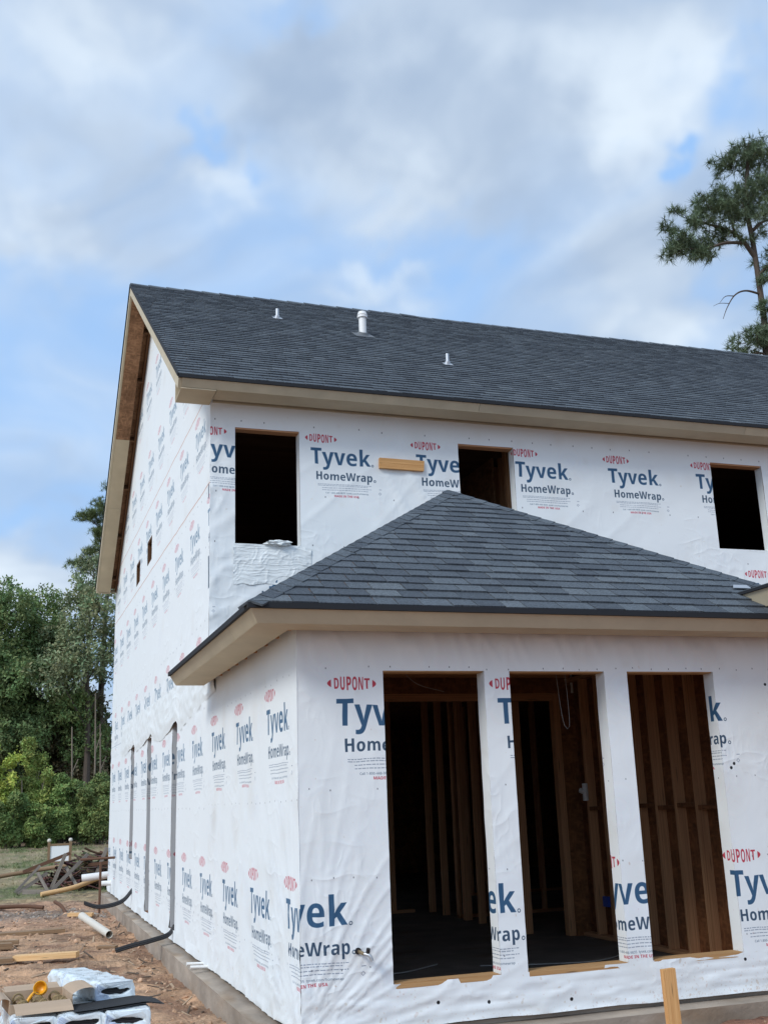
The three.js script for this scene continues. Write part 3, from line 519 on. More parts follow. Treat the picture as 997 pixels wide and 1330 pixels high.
  part('fascia', hexa([V(PXO + e1, yB, zb), V(PXO + e1, yB, zj - 0.004), V(PXO + e1 + tk, yB, zj - 0.004), V(PXO + e1 + tk, yB, zb), V(PXO + e0, yT, zb), V(PXO + e0, yT, zj - 0.004), V(PXO + e0 + tk, yT, zj - 0.004), V(PXO + e0 + tk, yT, zb)]), mat.fasciaB, roof);
  part('fascia', hexa([V(PXO + e1, yB, zj), V(PXO + e1, yB, PZO - e1), V(PXO + e1 + tk, yB, PZO - e1 - tk), V(PXO + e1 + tk, yB, zj), V(PXO + e0, yT, zj), V(PXO + e0, yT, PZO - e0), V(PXO + e0 + tk, yT, PZO - e0 - tk), V(PXO + e0 + tk, yT, zj)]), mat.fascia, roof);
  const m0 = e1 + 0.002, m1 = 0.345; // soffit from behind the fascia, a gap left open by the wall
  part('soffit', hexa([V(PXO + m0, yB - 0.003, PZO - m0), V(xr - m0, yB - 0.003, PZO - m0), V(xr - m1, yB - 0.003, PZO - m1), V(PXO + m1, yB - 0.003, PZO - m1), V(PXO + m0, yB + 0.008, PZO - m0), V(xr - m0, yB + 0.008, PZO - m0), V(xr - m1, yB + 0.008, PZO - m1), V(PXO + m1, yB + 0.008, PZO - m1)]), mat.soffit, roof);
  part('soffit', hexa([V(PXO + m0, yB - 0.003, zb), V(PXO + m0, yB - 0.003, PZO - m0), V(PXO + m1, yB - 0.003, PZO - m1), V(PXO + m1, yB - 0.003, zb), V(PXO + m0, yB + 0.008, zb), V(PXO + m0, yB + 0.008, PZO - m0), V(PXO + m1, yB + 0.008, PZO - m1), V(PXO + m1, yB + 0.008, zb)]), mat.soffit, roof);
  for (let i = 0; i < 10; i++) part('rafter_tail', box(PXO + 0.13, 0.0, yB + 0.03, yB + 0.10, -3.35 + i * 0.4, -3.312 + i * 0.4), mat.stud, roof);
  part('eave_end', hexa([V(PXO + e1, yB, zb - 0.012), V(PXO + m1, yB, zb - 0.012), V(PXO + m1, yB, zb - 0.002), V(PXO + e1, yB, zb - 0.002), V(PXO + e0, yT, zb - 0.012), V(PXO + m1, yT + 0.12, zb - 0.012), V(PXO + m1, yT + 0.12, zb - 0.002), V(PXO + e0, yT, zb - 0.002)]), mat.fascia, roof);
}
function tint(g, c) { const n = g.attributes.position.count, a = new Float32Array(n * 3); for (let i = 0; i < n; i++) a.set(c, i * 3); g.setAttribute('color', new THREE.BufferAttribute(a, 3)); return g; }

{ // the main gable roof
  const roof = sub('main_roof', house, 'steep gable roof over the two storeys');
  const c = Math.cos(A), s = Math.sin(A), len = XR + 0.4 - XO, rise = (ZE - ZR) / c, R = rng(99), x1 = XR + 0.4;
  const F = slope(V(XO, YE, ZE), V(1, 0, 0), V(0, s, -c)), B = slope(V(x1, YE, ZB), V(-1, 0, 0), V(0, s, c));
  const quad = (S, h0, h1, a0, a1, b0, b1) => hexa([S.at(a0, b0, h0), S.at(a1, b0, h0), S.at(a1, b1, h0), S.at(a0, b1, h0), S.at(a0, b0, h1), S.at(a1, b0, h1), S.at(a1, b1, h1), S.at(a0, b1, h1)]);
  part('roof_deck', [quad(F, -0.022, -0.003, 0.004, len, 0.01, rise), quad(B, -0.022, -0.003, 0, len - 0.004, 0.01, rise)], mat.osb, roof);
  const list = [];
  courses(len, rise, 0.143, 0.12, 0.25, R, (poly, b0, b1, i, r) => { let k = Math.floor(R() * 5); if (R() < 0.07) k = 5; const v = 0.84 + 0.14 * R(); list.push(tint(tab(F, poly, 0.013 + (r > 0.5 ? 0.004 : 0), 0.002, b0, b1), shingleTones[k].map((x, q) => lerp(x, shingleTones[0][q] * 1.05, 0.25) * v))); });
  part('shingles', merge(list), shingleVC, roof, { kind: 'stuff' });
  const bl = []; for (let i = 0; i * 0.143 < rise - 0.02; i++) bl.push(tint(tab(B, [[0, i * 0.143], [len, i * 0.143], [len, Math.min(rise, i * 0.143 + 0.155)], [0, Math.min(rise, i * 0.143 + 0.155)]], 0.012, 0.002, i * 0.143, i * 0.143 + 0.155), shingleTones[i % 3]));
  part('rear_shingles', merge(bl), shingleVC, roof, { kind: 'stuff' });
  // ridge caps over the first stretch, lower felt beyond
  const capped = (a0, a1, lift) => { for (let x = a0; x < a1 - 0.01; x += 0.29) { const w = 0.13, y = YR + 0.006; const P = (dx, k, h) => V(x + dx, y - k * tA * w + h, ZR + (k ? (k > 0 ? w : w) : 0)); const g = []; for (const sg of [1, -1]) g.push(hexa([V(x, y, ZR), V(x, y - tA * w, ZR + sg * w), V(x + 0.3, y - tA * w, ZR + sg * w), V(x + 0.3, y, ZR), V(x, y + lift, ZR), V(x, y - tA * w + lift, ZR + sg * w), V(x + 0.3, y - tA * w + lift * 0.6, ZR + sg * w), V(x + 0.3, y + lift * 0.6, ZR)])); part('ridge_cap', merge(g), shingleMats[2 + ((x * 10 | 0) % 2)], roof); } };
  capped(XO, 4.25, 0.034); capped(4.25, 8.4, 0.016); capped(8.4, x1, 0.026);
  // drip edge, fascia, soffit at the front eave
  const e = 0.012, nd = [F.n.y, F.n.z], yT = YE - 0.032, yB = YE - 0.112, z0 = ZE - 0.01, z1 = ZE - 0.062;
  part('drip_edge', box(XO + 0.002, x1, YE - 0.031, YE + 0.003, ZE - 0.04, ZE + 0.010), mat.metalDark, roof);
  const fx = [XO + 0.04, 3.0, 6.6, 10.2, x1]; for (let i = 0; i < 4; i++) part('fascia', hexa([V(fx[i], yB, z1), V(fx[i + 1] - 0.004, yB, z1), V(fx[i + 1] - 0.004, yB, z1 - 0.035), V(fx[i], yB, z1 - 0.035), V(fx[i], yT, z0), V(fx[i + 1] - 0.004, yT, z0), V(fx[i + 1] - 0.004, yT, z0 - 0.035), V(fx[i], yT, z0 - 0.035)]), i % 2 ? mat.fasciaB : mat.fascia, roof);
  part('soffit', box(0.0, x1, yB - 0.004, yB + 0.008, -3.56, z1 - 0.002), mat.soffit, roof);
  part('frieze_board', box(0.015, XR, yB - 0.006, yB + 0.06, -D + 0.012, -D + 0.034), mat.fascia, roof);
  // boxed return at the left corner
  part('eave_return', [box(XO + 0.036, -0.012, yB - 0.016, yB - 0.004, -D - 0.05, z1 - 0.001), hexa([V(XO + 0.036, yB - 0.004, -D - 0.06), V(-0.012, yB - 0.004, -D - 0.06), V(-0.012, yB - 0.004, -D - 0.045), V(XO + 0.036, yB - 0.004, -D - 0.045), V(XO + 0.036, YE + 0.25, -D - 0.06), V(-0.012, YE + 0.25, -D - 0.06), V(-0.012, YE + 0.25, -D - 0.045), V(XO + 0.036, YE + 0.25, -D - 0.045)])], mat.soffit, roof);
  // barge boards along both rakes (faces to the left)
  const bh = 0.15, rakeF = (b, h) => V(XO, 0, 0).setY(YE + b * s + h * c).setZ(ZE - b * c + h * s), rakeB = (b, h) => V(XO, 0, 0).setY(YE + b * s + h * c).setZ(ZB + b * c - h * s);
  const barge = (f, b0, b1, hb) => { const P = (x, b, h) => f(b, h).setX(x); const xa = XO + 0.004, xb = XO + 0.038; const drop = (b, h) => b; return hexa([P(xa, b0, -hb), P(xb, b0, -hb), P(xb, b1 - hb * tA, -hb), P(xa, b1 - hb * tA, -hb), P(xa, b0, -0.024), P(xb, b0, -0.024), P(xb, b1 - 0.024 * tA, -0.024), P(xa, b1 - 0.024 * tA, -0.024)]); };
  part('barge_board', barge(rakeF, 0.0, rise, bh), mat.fascia, roof); part('barge_board', barge(rakeB, 0.0, rise - 0.001, bh), mat.fascia, roof);
  // thin shingle line on the rake edge
  const rk = (f) => { const P = (x, b, h) => f(b, h).setX(x); return hexa([P(XO - 0.012, 0.0, -0.022), P(XO + 0.003, 0, -0.022), P(XO + 0.003, rise - 0.016, -0.022), P(XO - 0.012, rise - 0.016, -0.022), P(XO - 0.012, 0, 0.014), P(XO + 0.003, 0, 0.014), P(XO + 0.003, rise, 0.014), P(XO - 0.012, rise, 0.014)]); };
  part('rake_edge', rk(rakeF), mat.metalDark, roof); part('rake_edge', rk(rakeB), mat.metalDark, roof);
  // boards closing the underside of the rear rake: painted below, bare board above; a gap by the wall
  const und = (b0, b1, h0, h1, xa, xb) => { const P = (x, b, h) => rakeB(b, h).setX(x); return hexa([P(xa, b0, h0), P(xb, b0, h0), P(xb, b1, h0), P(xa, b1, h0), P(xa, b0, h1), P(xb, b0, h1), P(xb, b1, h1), P(xa, b1, h1)]); };
  const ux = [0, 2.3, 3.95, 5.4, rise - 0.16];
  for (let i = 0; i < 4; i++) part('rake_soffit', und(ux[i] + 0.004, ux[i + 1], -bh - 0.004, -bh + 0.008, XO + 0.04, -0.135), i < 2 ? mat.soffit : mat.osb, roof);
  for (const b of [0.35, 1.5, 2.75, 3.9, 5.2, 6.2]) part('lookout', und(b, b + 0.038, -bh + 0.012, -0.026, XO + 0.045, -0.01), mat.dark, roof);
  part('rake_rafter', und(0.05, rise - 0.2, -bh + 0.01, -0.026, -0.050, -0.014), mat.dark, roof);
  const uf = (b0, b1, h0, h1, xa, xb) => { const P = (x, b, h) => rakeF(b, h).setX(x); return hexa([P(xa, b0, h0), P(xb, b0, h0), P(xb, b1, h0), P(xa, b1, h0), P(xa, b0, h1), P(xb, b0, h1), P(xb, b1, h1), P(xa, b1, h1)]); };
  part('rake_soffit', uf(0.35, rise - 0.16, -bh - 0.004, -bh + 0.008, XO + 0.04, -0.135), mat.soffit, roof);
  // rear eave: fascia and its boxed end seen at the far left
  part('fascia', hexa([V(XO + 0.04, yB, ZB + 0.062), V(x1, yB, ZB + 0.062), V(x1, yB, ZB + 0.097), V(XO + 0.04, yB, ZB + 0.097), V(XO + 0.04, yT, ZB + 0.01), V(x1, yT, ZB + 0.01), V(x1, yT, ZB + 0.045), V(XO + 0.04, yT, ZB + 0.045)]), mat.fascia, roof);
  part('eave_return', [box(XO + 0.036, -0.15, yB - 0.016, yB - 0.004, ZB + 0.07, -LZ + 0.25), hexa([V(XO + 0.006, yB - 0.01, ZB + 0.06), V(XO + 0.036, yB - 0.01, ZB + 0.06), V(XO + 0.036, yB - 0.01, -LZ + 0.25), V(XO + 0.006, yB - 0.01, -LZ + 0.25), V(XO + 0.006, YE - 0.05, ZB + 0.05), V(XO + 0.036, YE - 0.05, ZB + 0.05), V(XO + 0.036, YE + 0.05, -LZ + 0.25), V(XO + 0.006, YE + 0.05, -LZ + 0.25)])], mat.soffit, roof);
  // pipes through the roof
  const onRoof = (x, z) => YE + tA * (ZE - z);
  const pipe = (x, z, r, h, m, capR) => {
    const p = sub('vent_pipe', roof, capR ? 'white plastic vent pipe with a cap on the main roof' : 'small grey metal vent pipe'); const y = onRoof(x, z);
    const t = new THREE.CylinderGeometry(r, r, h + 0.1, 20); t.translate(x, y + h / 2 - 0.05, z);
    part('pipe', t, m, p);
    const fl = new THREE.CylinderGeometry(r * 1.15, r * 1.9, 0.05, 20); fl.rotateX(A); fl.translate(x, y + 0.035, z);
    const pl = quad(F, 0.012, 0.017, x - XO - r * 2.6, x - XO + r * 2.6, (ZE - z) / c - r * 3, (ZE - z) / c + r * 2.4);
    part('flashing', merge([fl, pl]), capR ? mat.lead : mat.galv, p);
    if (capR) { const cp = new THREE.CylinderGeometry(capR * 0.8, capR, 0.05, 20); cp.translate(x, y + h + 0.02, z); const c2 = new THREE.CylinderGeometry(capR, capR, 0.035, 20); c2.translate(x, y + h - 0.03, z); part('cap', merge([cp, c2]), m, p); }
  };
  pipe(2.734, -6.626, 0.055, 0.33, mat.pvc, 0.075); pipe(1.609, -7.313, 0.026, 0.16, mat.galv); pipe(3.405, -5.071, 0.024, 0.16, mat.galv);
}
{ // eave of the right-hand wing where it runs into the front room's roof
  const w = sub('wing_roof', house, 'eave end of the wing on the right'), c = Math.cos(0.19), s = Math.sin(0.19);
  const y = 2.735, x = 3.70, zb = 0.06, zf = 2.6, L = zf - zb;
  const S = slope(V(x, y, zb), V(0, 0, 1), V(c, s, 0));
  const q = (h0, h1, b1) => hexa([S.at(0, 0, h0), S.at(L, 0, h0), S.at(L, b1, h0), S.at(0, b1, h0), S.at(0, 0, h1), S.at(L, 0, h1), S.at(L, b1, h1), S.at(0, b1, h1)]);
  part('roof_deck', q(-0.02, -0.004, 2.2), mat.osb, w);
  const R = rng(5), li = []; courses(L, 2.2, 0.143, 0.17, 0.36, R, (poly, b0, b1) => li.push(tint(tab(S, poly, 0.011, 0.002, b0, b1), shingleTones[Math.floor(R() * 5)]))); part('shingles', merge(li), shingleVC, w, { kind: 'stuff' });
  part('drip_edge', box(x - 0.010, x + 0.05, y - 0.020, y + 0.003, zb - 0.004, zf), mat.metalDark, w);
  part('fascia', hexa([V(x + 0.062, y - 0.15, zb + 0.06), V(x + 0.062, y - 0.15, zf), V(x + 0.097, y - 0.15, zf), V(x + 0.097, y - 0.15, zb + 0.06), V(x + 0.008, y - 0.021, zb), V(x + 0.008, y - 0.021, zf), V(x + 0.043, y - 0.021, zf), V(x + 0.043, y - 0.021, zb)]), mat.fascia, w);
  { const FS = slope(V(PXO, PYE, PZO), V(1, 0, 0), V(0, Math.sin(pA), -Math.cos(pA))), f = (a, b, h) => FS.at(a, b, h); part('flashing', hexa([f(4.12, 0.50, 0.022), f(4.30, 0.50, 0.022), f(4.30, 0.57, 0.022), f(4.17, 0.57, 0.022), f(4.12, 0.50, 0.027), f(4.30, 0.50, 0.027), f(4.30, 0.57, 0.027), f(4.17, 0.57, 0.027)]), mat.galv, w); }
  part('soffit', box(x + 0.10, x + 0.7, y - 0.154, y - 0.143, zb + 0.06, zf), mat.soffit, w);
}

// ------------------------------------------------------------------ the framing inside
{
  const stud = (grp, x0, x1, z0, z1, y0, y1) => part('stud', box(x0, x1, y0, y1, z0, z1), mat.stud, grp);
  const right = sub('stud_wall', house, 'right wall of the front room, bare studs and board');
  part('sheathing', box(4.13, 4.158, -0.26, 2.62, -D + 0.004, -TH - 0.003), mat.board, right);
  part('plate', box(4.03, 4.128, -0.272, -0.235, -D, -TH - 0.005), mat.stud, right);
  part('plate', box(4.03, 4.128, 2.42, 2.458, -D, -TH - 0.005), mat.stud, right);
  const zs = []; for (let i = 0; i < 11; i++) { const z = -0.32 - i * 0.335; if (z > -D + 0.05) zs.push(z); }
  for (const z of zs) stud(right, 4.028, 4.128, z - 0.019, z + 0.019, -0.234, 2.419);
  zs.slice(1).forEach((z, i) => part('blocking', box(4.032, 4.122, 1.02 + (i % 2) * 0.02, 1.058 + (i % 2) * 0.02, z + 0.021, zs[i] - 0.021), mat.board, right));
  const left = sub('stud_wall', house, 'left wall of the front room, bare studs');
  for (let i = 0; i < 9; i++) stud(left, TH + 0.002, TH + 0.09, -0.4 - i * 0.4 - 0.019, -0.4 - i * 0.4 + 0.019, -0.27, 2.45);
  // posts beside the wide opening into the main rooms
  const mid = sub('stud_wall', house, 'frame of the wide opening into the main rooms');
  for (const x of [0.36, 0.41, 3.87, 3.91, 3.95]) stud(mid, x, x + 0.038, -D - 0.10, -D - 0.01, -0.27, 2.3);
  part('header', box(0.3, 4.0, 2.22, 2.3, -D - 0.10, -D - 0.015), mat.stud, mid);
  // partitions in the dark behind
  const parts = [[2.3, 3.4, -7.2], [1.2, 2.3, -9.6], [0.3, 2.2, -8.2], [3.6, 6.5, -6.1], [5, 9, -9]];
  for (const [x0, x1, z] of parts) { const g = sub('stud_wall', house, 'inner partition of bare studs'); for (let x = x0; x < x1; x += 0.4) stud(g, x, x + 0.038, z - 0.09, z, -0.27, 2.62); part('plate', box(x0, x1, -0.275, -0.236, z - 0.092, z + 0.002), mat.stud, g); }
  const side = sub('stud_wall', house, 'inner partition of bare studs'); for (const d of [0.45, 0.50, 0.93, 1.3, 1.72, 2.15, 2.2, 2.9, 3.4]) stud(side, 3.55, 3.64, -D - d, -D - d + 0.038, -0.27, 2.62);
  // upstairs, behind the middle window
  const ups = sub('stud_wall', house, 'studs behind the middle upper window');
  for (const [x, z] of [[3.75, -4.2], [3.86, -4.5], [3.98, -4.9], [3.35, -6.5], [4.1, -5.3]]) stud(ups, x, x + 0.09, z - 0.038, z, 2.91, 5.49);
  part('panel', box(3.90, 3.93, 2.91, 5.49, -6.4, -4.95), mat.osb, ups);
  // services
  part('outlet_box', box(4.0, 4.03, 0.06, 0.16, -3.13, -3.03), mat.blue, house, { label: 'small blue electrical box on a stud' });
  part('outlet_box', box(4.0, 4.03, 1.12, 1.20, -2.42, -2.35), mat.blue, house, { label: 'small blue electrical box on a stud' });
  part('drain_pipe', [tube([V(3.99, 1.12, -3.3), V(3.99, 1.3, -3.3)], 0.03, 4, 12), tube([V(3.99, 1.21, -3.3), V(3.93, 1.23, -3.3)], 0.028, 4, 12)], mat.pvc, house);
  part('wire', tube([V(2.25, 2.44, -0.5), V(2.28, 2.15, -0.5), V(2.33, 1.72, -0.5), V(2.36, 1.70, -0.5), V(2.37, 1.95, -0.5), V(2.34, 2.44, -0.5)], 0.002, 40, 6), mat.wire, house);
  part('wire', tube([V(0.9, 2.44, -0.8), V(1.0, 2.3, -0.8), V(1.2, 2.12, -0.9), V(1.5, 2.05, -1.0)], 0.002, 24, 6), mat.wire, house);
  part('wire', tube([V(2.2, -0.265, -2.2), V(2.7, -0.265, -2.0), V(3.2, -0.265, -1.9), V(3.7, -0.265, -2.2)], 0.006, 30, 6), mat.wire, house);
  part('wire', tube([V(0.9, -0.265, -2.4), V(1.4, -0.265, -2.2), V(1.9, -0.265, -2.5)], 0.006, 30, 6), mat.wire, house);
}

// ------------------------------------------------------------------ fittings that stick out of the wrap
{
  const t = sub('hose_tap', house, 'small brass garden tap sticking out of the wrap');
  part('pipe', capTube([V(0.395, 0.225, -0.01), V(0.395, 0.223, 0.05), V(0.41, 0.215, 0.085)], 0.012, 12, 10), mat.bronze, t);
  part('spout', capTube([V(0.405, 0.217, 0.075), V(0.44, 0.205, 0.10), V(0.455, 0.17, 0.105)], 0.013, 12, 10), mat.galv, t);
  part('wheel', capTube([V(0.43, 0.21, 0.088), V(0.433, 0.25, 0.10)], 0.014, 6, 8), mat.black, t);
  part('flange', capTube([V(0.388, 0.228, 0.006), V(0.388, 0.228, 0.016)], 0.022, 3, 12), mat.black, t);
  for (const z of [-3.62, -3.86]) part('pipe_stub', capTube([V(0.05, -0.275, z), V(-0.17, -0.265, z + 0.01)], 0.016, 6, 10), mat.pvc, house, { label: 'thin white plastic pipe stub at the foot of the side wall' });
  part('pipe_stub', capTube([V(0.05, -0.1, -14.3), V(-0.22, -0.1, -14.3)], 0.045, 4, 12), mat.pvc, house);
}
single('wood_block', [hexa([V(1.897, 4.82, -D + 0.012), V(2.427, 4.815, -D + 0.012), V(2.427, 4.815, -D + 0.05), V(1.897, 4.82, -D + 0.05), V(1.899, 4.94, -D + 0.012), V(2.437, 4.935, -D + 0.012), V(2.437, 4.935, -D + 0.05), V(1.899, 4.94, -D + 0.05)])], mat.stake, 'short bare wood board nailed level to the upper wall between two windows', 'board');

// ------------------------------------------------------------------ ground
const bare = (x, z) => sm(-17.5, -15.5, z + 1.2 * N2(x * 0.3, z * 0.3));
const gh = (x, z) => {
  let y = lerp(GY, -0.425, sm(-0.6, 1.2, x) * sm(-0.3, 0.3, z));
  const near = sm(-40, -14, z) * sm(14, 8, Math.abs(x));
  y += near * (0.030 * fbm2(x * 0.9, z * 0.9, 3) + 0.022 * fbm2(x * 3.1 + 4, z * 3.1, 4));
  y += near * 0.035 * Math.pow(Math.max(0, ridged(N2(x * 1.1 + 8, z * 0.8))), 6) * sm(0, -0.6, x);
  y -= near * 0.03 * (Math.pow(Math.max(0, ridged(N2(x * 0.55 + 0.3 * z, z * 2.1) * 1.6)), 5) + 0.7 * Math.pow(Math.max(0, ridged(N2(x * 1.9 + 40 + 0.8 * z, z * 4.5) * 1.5)), 5));
  y -= 0.04 * sm(0.35, 0.0, Math.abs(x + 0.30)) * sm(0.6, 0.2, z);
  y += 0.06 * fbm2(x * 0.12, z * 0.12, 3) * sm(-16, -24, z);
  if (x > -0.1 && z < 0.12) y = Math.min(y, -0.5);
  return y;
};
{
  const grow = (a, b, d0, d1, st, far, k) => { const o = [a]; let x = a; while (x < b) { x += st; o.push(x); } let s = st; x = o[o.length - 1]; while (x < far) { s *= k; x += s; o.push(Math.min(x, far)); } return o; };
  const xs = [...grow(0, 4.6, 0, 0, 0.05, 420, 1.22).slice(1), 0], xl = grow(0, 3.6, 0, 0, 0.05, 420, 1.22).map((v) => -v).slice(1);
  const X = [...xs, ...xl].sort((a, b) => a - b);
  const zf = grow(0, 9, 0, 0, 0.07, 60, 1.3), zb = grow(0, 26, 0, 0, 0.06, 620, 1.12).map((v) => -v).slice(1), Z = [...zf, ...zb].sort((a, b) => b - a);
  const pos = [], uv = [], col = [], idx = [];
  for (const z of Z) for (const x of X) {
    pos.push(x, gh(x, z), z); uv.push(x, z);
    const b = bare(x, z), n = fbm2(x * 0.7, z * 0.7, 4), n2 = fbm2(x * 2.7 + 3, z * 2.7, 4), band = Math.exp(-(((z + 12.9 + 0.5 * n) / 0.75) ** 2)) * sm(-0.2, -0.5, x);
    let c = [lerp(0.60, 0.50, sm(-0.3, 0.5, n)), lerp(0.40, 0.36, sm(-0.3, 0.5, n)), lerp(0.255, 0.25, sm(-0.3, 0.5, n))];
    const pale = sm(0.15, 0.5, n2); c = [lerp(c[0], 0.47, pale * 0.6), lerp(c[1], 0.34, pale * 0.6), lerp(c[2], 0.24, pale * 0.6)];
    const damp = sm(0.0, 0.55, fbm2(x * 0.9 + 31, z * 0.55, 4) + 0.25 * sm(0.9, 0.1, Math.abs(x + 0.45)) * sm(-11, -6, z)); c = [lerp(c[0], 0.25, damp * 0.75), lerp(c[1], 0.145, damp * 0.75), lerp(c[2], 0.095, damp * 0.75)];
    const pink = sm(-9, -12, z) * sm(-17, -15, z); c = [lerp(c[0], 0.50, pink * 0.7), lerp(c[1], 0.33, pink * 0.7), lerp(c[2], 0.235, pink * 0.7)];
    c = c.map((v, k) => lerp(v, [0.27, 0.245, 0.22][k], band * 0.85));
    if (x > 0 && z > 0) c = [0.36, 0.19, 0.13];
    const g0 = [0.38, 0.33, 0.20], g1 = [0.19, 0.22, 0.105], gm = sm(-0.25, 0.35, fbm2(x * 0.35 + 8, z * 0.16, 4)), far = sm(-44, -52, z);
    let g = [0, 1, 2].map((k) => lerp(g0[k], g1[k], gm)); const sand = sm(0.15, 0.4, fbm2(x * 0.5 + 2, z * 0.45 + 7, 4)); g = g.map((v, k) => lerp(v, [0.50, 0.41, 0.30][k], sand * 0.6)); g = g.map((v, k) => lerp(v, [0.27, 0.21, 0.14][k], far));
    for (let k = 0; k < 3; k++) col.push(lerp(g[k], c[k], b));
  }
  const nx = X.length; for (let j = 0; j + 1 < Z.length; j++) for (let i = 0; i + 1 < nx; i++) { const a = j * nx + i, b = a + 1, c = a + nx, d = c + 1; idx.push(a, b, d, a, d, c); }
  const g = new THREE.BufferGeometry(); g.setAttribute('position', new THREE.Float32BufferAttribute(pos, 3)); g.setAttribute('uv', new THREE.Float32BufferAttribute(uv, 2)); g.setAttribute('color', new THREE.Float32BufferAttribute(col, 3)); g.setIndex(idx); g.computeVertexNormals();
  structure('ground', g, M({ vertexColors: true, map: rep(T_ground, 0.36, 0.36), color: lin(1.20, 1.12, 1.08), bumpMap: rep(T_groundH, 1.1, 1.1), bumpScale: 0.035, roughness: 1 }));
}
const Rg = rng(404), q4 = new THREE.Quaternion(), eu = new THREE.Euler(), m4 = new THREE.Matrix4();
function scatter(name, geo, m, n, put, parent, stuffLabel) {
  const im = new THREE.InstancedMesh(geo, m, n); im.castShadow = im.receiveShadow = true;
  let c = 0; const col = new THREE.Color();
  for (let i = 0; i < n; i++) { const r = put(i); if (!r) continue; eu.set(...r.rot); im.setMatrixAt(c, m4.compose(r.p, q4.setFromEuler(eu), r.s)); if (r.c) im.setColorAt(c, col.setRGB(...r.c)); c++; }
  im.count = c;
  if (parent) { im.name = partName(parent, name); im.userData.kind = 'stuff'; parent.add(im); } else { im.name = numbered(name); im.userData.kind = 'stuff'; if (stuffLabel) im.userData.label = stuffLabel; scene.add(im); }
  return im;
}
{
  const clod = new THREE.IcosahedronGeometry(1, 1); { const p = clod.attributes.position; for (let i = 0; i < p.count; i++) { const k = 1 + 0.35 * N3(p.getX(i) * 1.7, p.getY(i) * 1.7, p.getZ(i) * 1.7); p.setXYZ(i, p.getX(i) * k, p.getY(i) * k * 0.65, p.getZ(i) * k); } clod.computeVertexNormals(); }
  scatter('dirt_clods', clod, M({ roughness: 1 }), 5200, (i) => {
    const band = i > 4000, x = i % 9 === 0 ? 0.2 + Rg() * 4 : -0.2 - Math.pow(Rg(), 1.3) * 2.9, z = i % 9 === 0 ? 0.25 + Rg() * 1.2 : band ? -12.9 + (Rg() - 0.5) * 2 : 0.6 - Rg() * 15.5, r = 0.003 + Math.pow(Rg(), 6) * 0.022;
    if (x > -0.2 && i % 9) return null; const k = 0.75 + Rg() * 0.5, c = band ? [0.28, 0.25, 0.22] : [0.42, 0.275, 0.18];
    return { p: V(x, gh(x, z) + r * 0.2, z), rot: [Rg() * 6, Rg() * 6, Rg() * 6], s: V(r * (0.7 + Rg()), r, r * (0.7 + Rg())), c: c.map((v) => v * k * 1.15) };
  }, null, 'small clods of dirt and gravel on the bare ground');
  const chip = new THREE.BoxGeometry(1, 0.25, 0.14);
  scatter('wood_litter', chip, M({ roughness: 1 }), 620, (i) => {
    const x = -0.2 - Math.pow(Rg(), 1.5) * 2.6, z = 0.6 - Rg() * 16, L = 0.03 + Math.pow(Rg(), 3) * 0.22, k = Rg();
    const c = k < 0.35 ? [0.10, 0.075, 0.055] : k < 0.7 ? [0.26, 0.18, 0.12] : [0.42, 0.31, 0.21];
    return { p: V(x, gh(x, z) + 0.008, z), rot: [Rg() * 0.3, Rg() * 6, Rg() * 0.3], s: V(L, 0.03, 0.05 + Rg() * 0.12), c };
  }, null, 'twigs, bark and wood chips strewn on the dirt');
  // grass beyond the bare yard
  const bl = []; const Rb = rng(7); for (let i = 0; i < 9; i++) { const a = Rb() * 6.28, b = 0.25 + Rb() * 0.5, h = 0.6 + Rb() * 0.5, w = 0.035, x = (Rb() - 0.5) * 0.7, z = (Rb() - 0.5) * 0.7, dx = Math.cos(a), dz = Math.sin(a); const g = new THREE.BufferGeometry(); g.setAttribute('position', new THREE.Float32BufferAttribute([x - dz * w, 0, z + dx * w, x + dz * w, 0, z - dx * w, x + dx * b, h, z + dz * b], 3)); g.computeVertexNormals(); bl.push(g); }
  const tuft = mergeGeometries(bl);
  scatter('grass', tuft, M({ roughness: 1, side: THREE.DoubleSide }), 15000, (i) => {
    const z = -15.5 - Math.pow(Rg(), 0.8) * 40, x = -9 + Rg() * 14; const n = fbm2(x * 0.35 + 8, z * 0.16, 4), sd = fbm2(x * 0.5 + 2, z * 0.45 + 7, 4);
    if (bare(x, z) > Rg() || (sd > 0.1 && Rg() < 0.85) || Rg() > 0.55 + n) return null; if (x > -0.2 && z > -15.4) return null;
    const gm = sm(-0.25, 0.35, n), k = 0.7 + Rg() * 0.5, h = 0.04 + Rg() * 0.10;
    return { p: V(x, gh(x, z) - 0.01, z), rot: [0, Rg() * 6, 0], s: V(h * 1.6, h, h * 1.6), c: [lerp(0.42, 0.16, gm) * k, lerp(0.37, 0.21, gm) * k, lerp(0.22, 0.08, gm) * k] };
  }, null, 'thin dry grass of the field behind the yard');
}

// ------------------------------------------------------------------ small things in the yard
single('survey_stake', [hexa([V(2.135, -0.7, 0.93), V(2.225, -0.7, 0.93), V(2.225, -0.7, 0.968), V(2.135, -0.7, 0.968), V(2.115, 0.093, 0.93), V(2.205, 0.097, 0.93), V(2.205, 0.097, 0.968), V(2.115, 0.093, 0.968)])], mat.stake, 'bright new wood stake standing in the dirt before the front wall', 'stake');

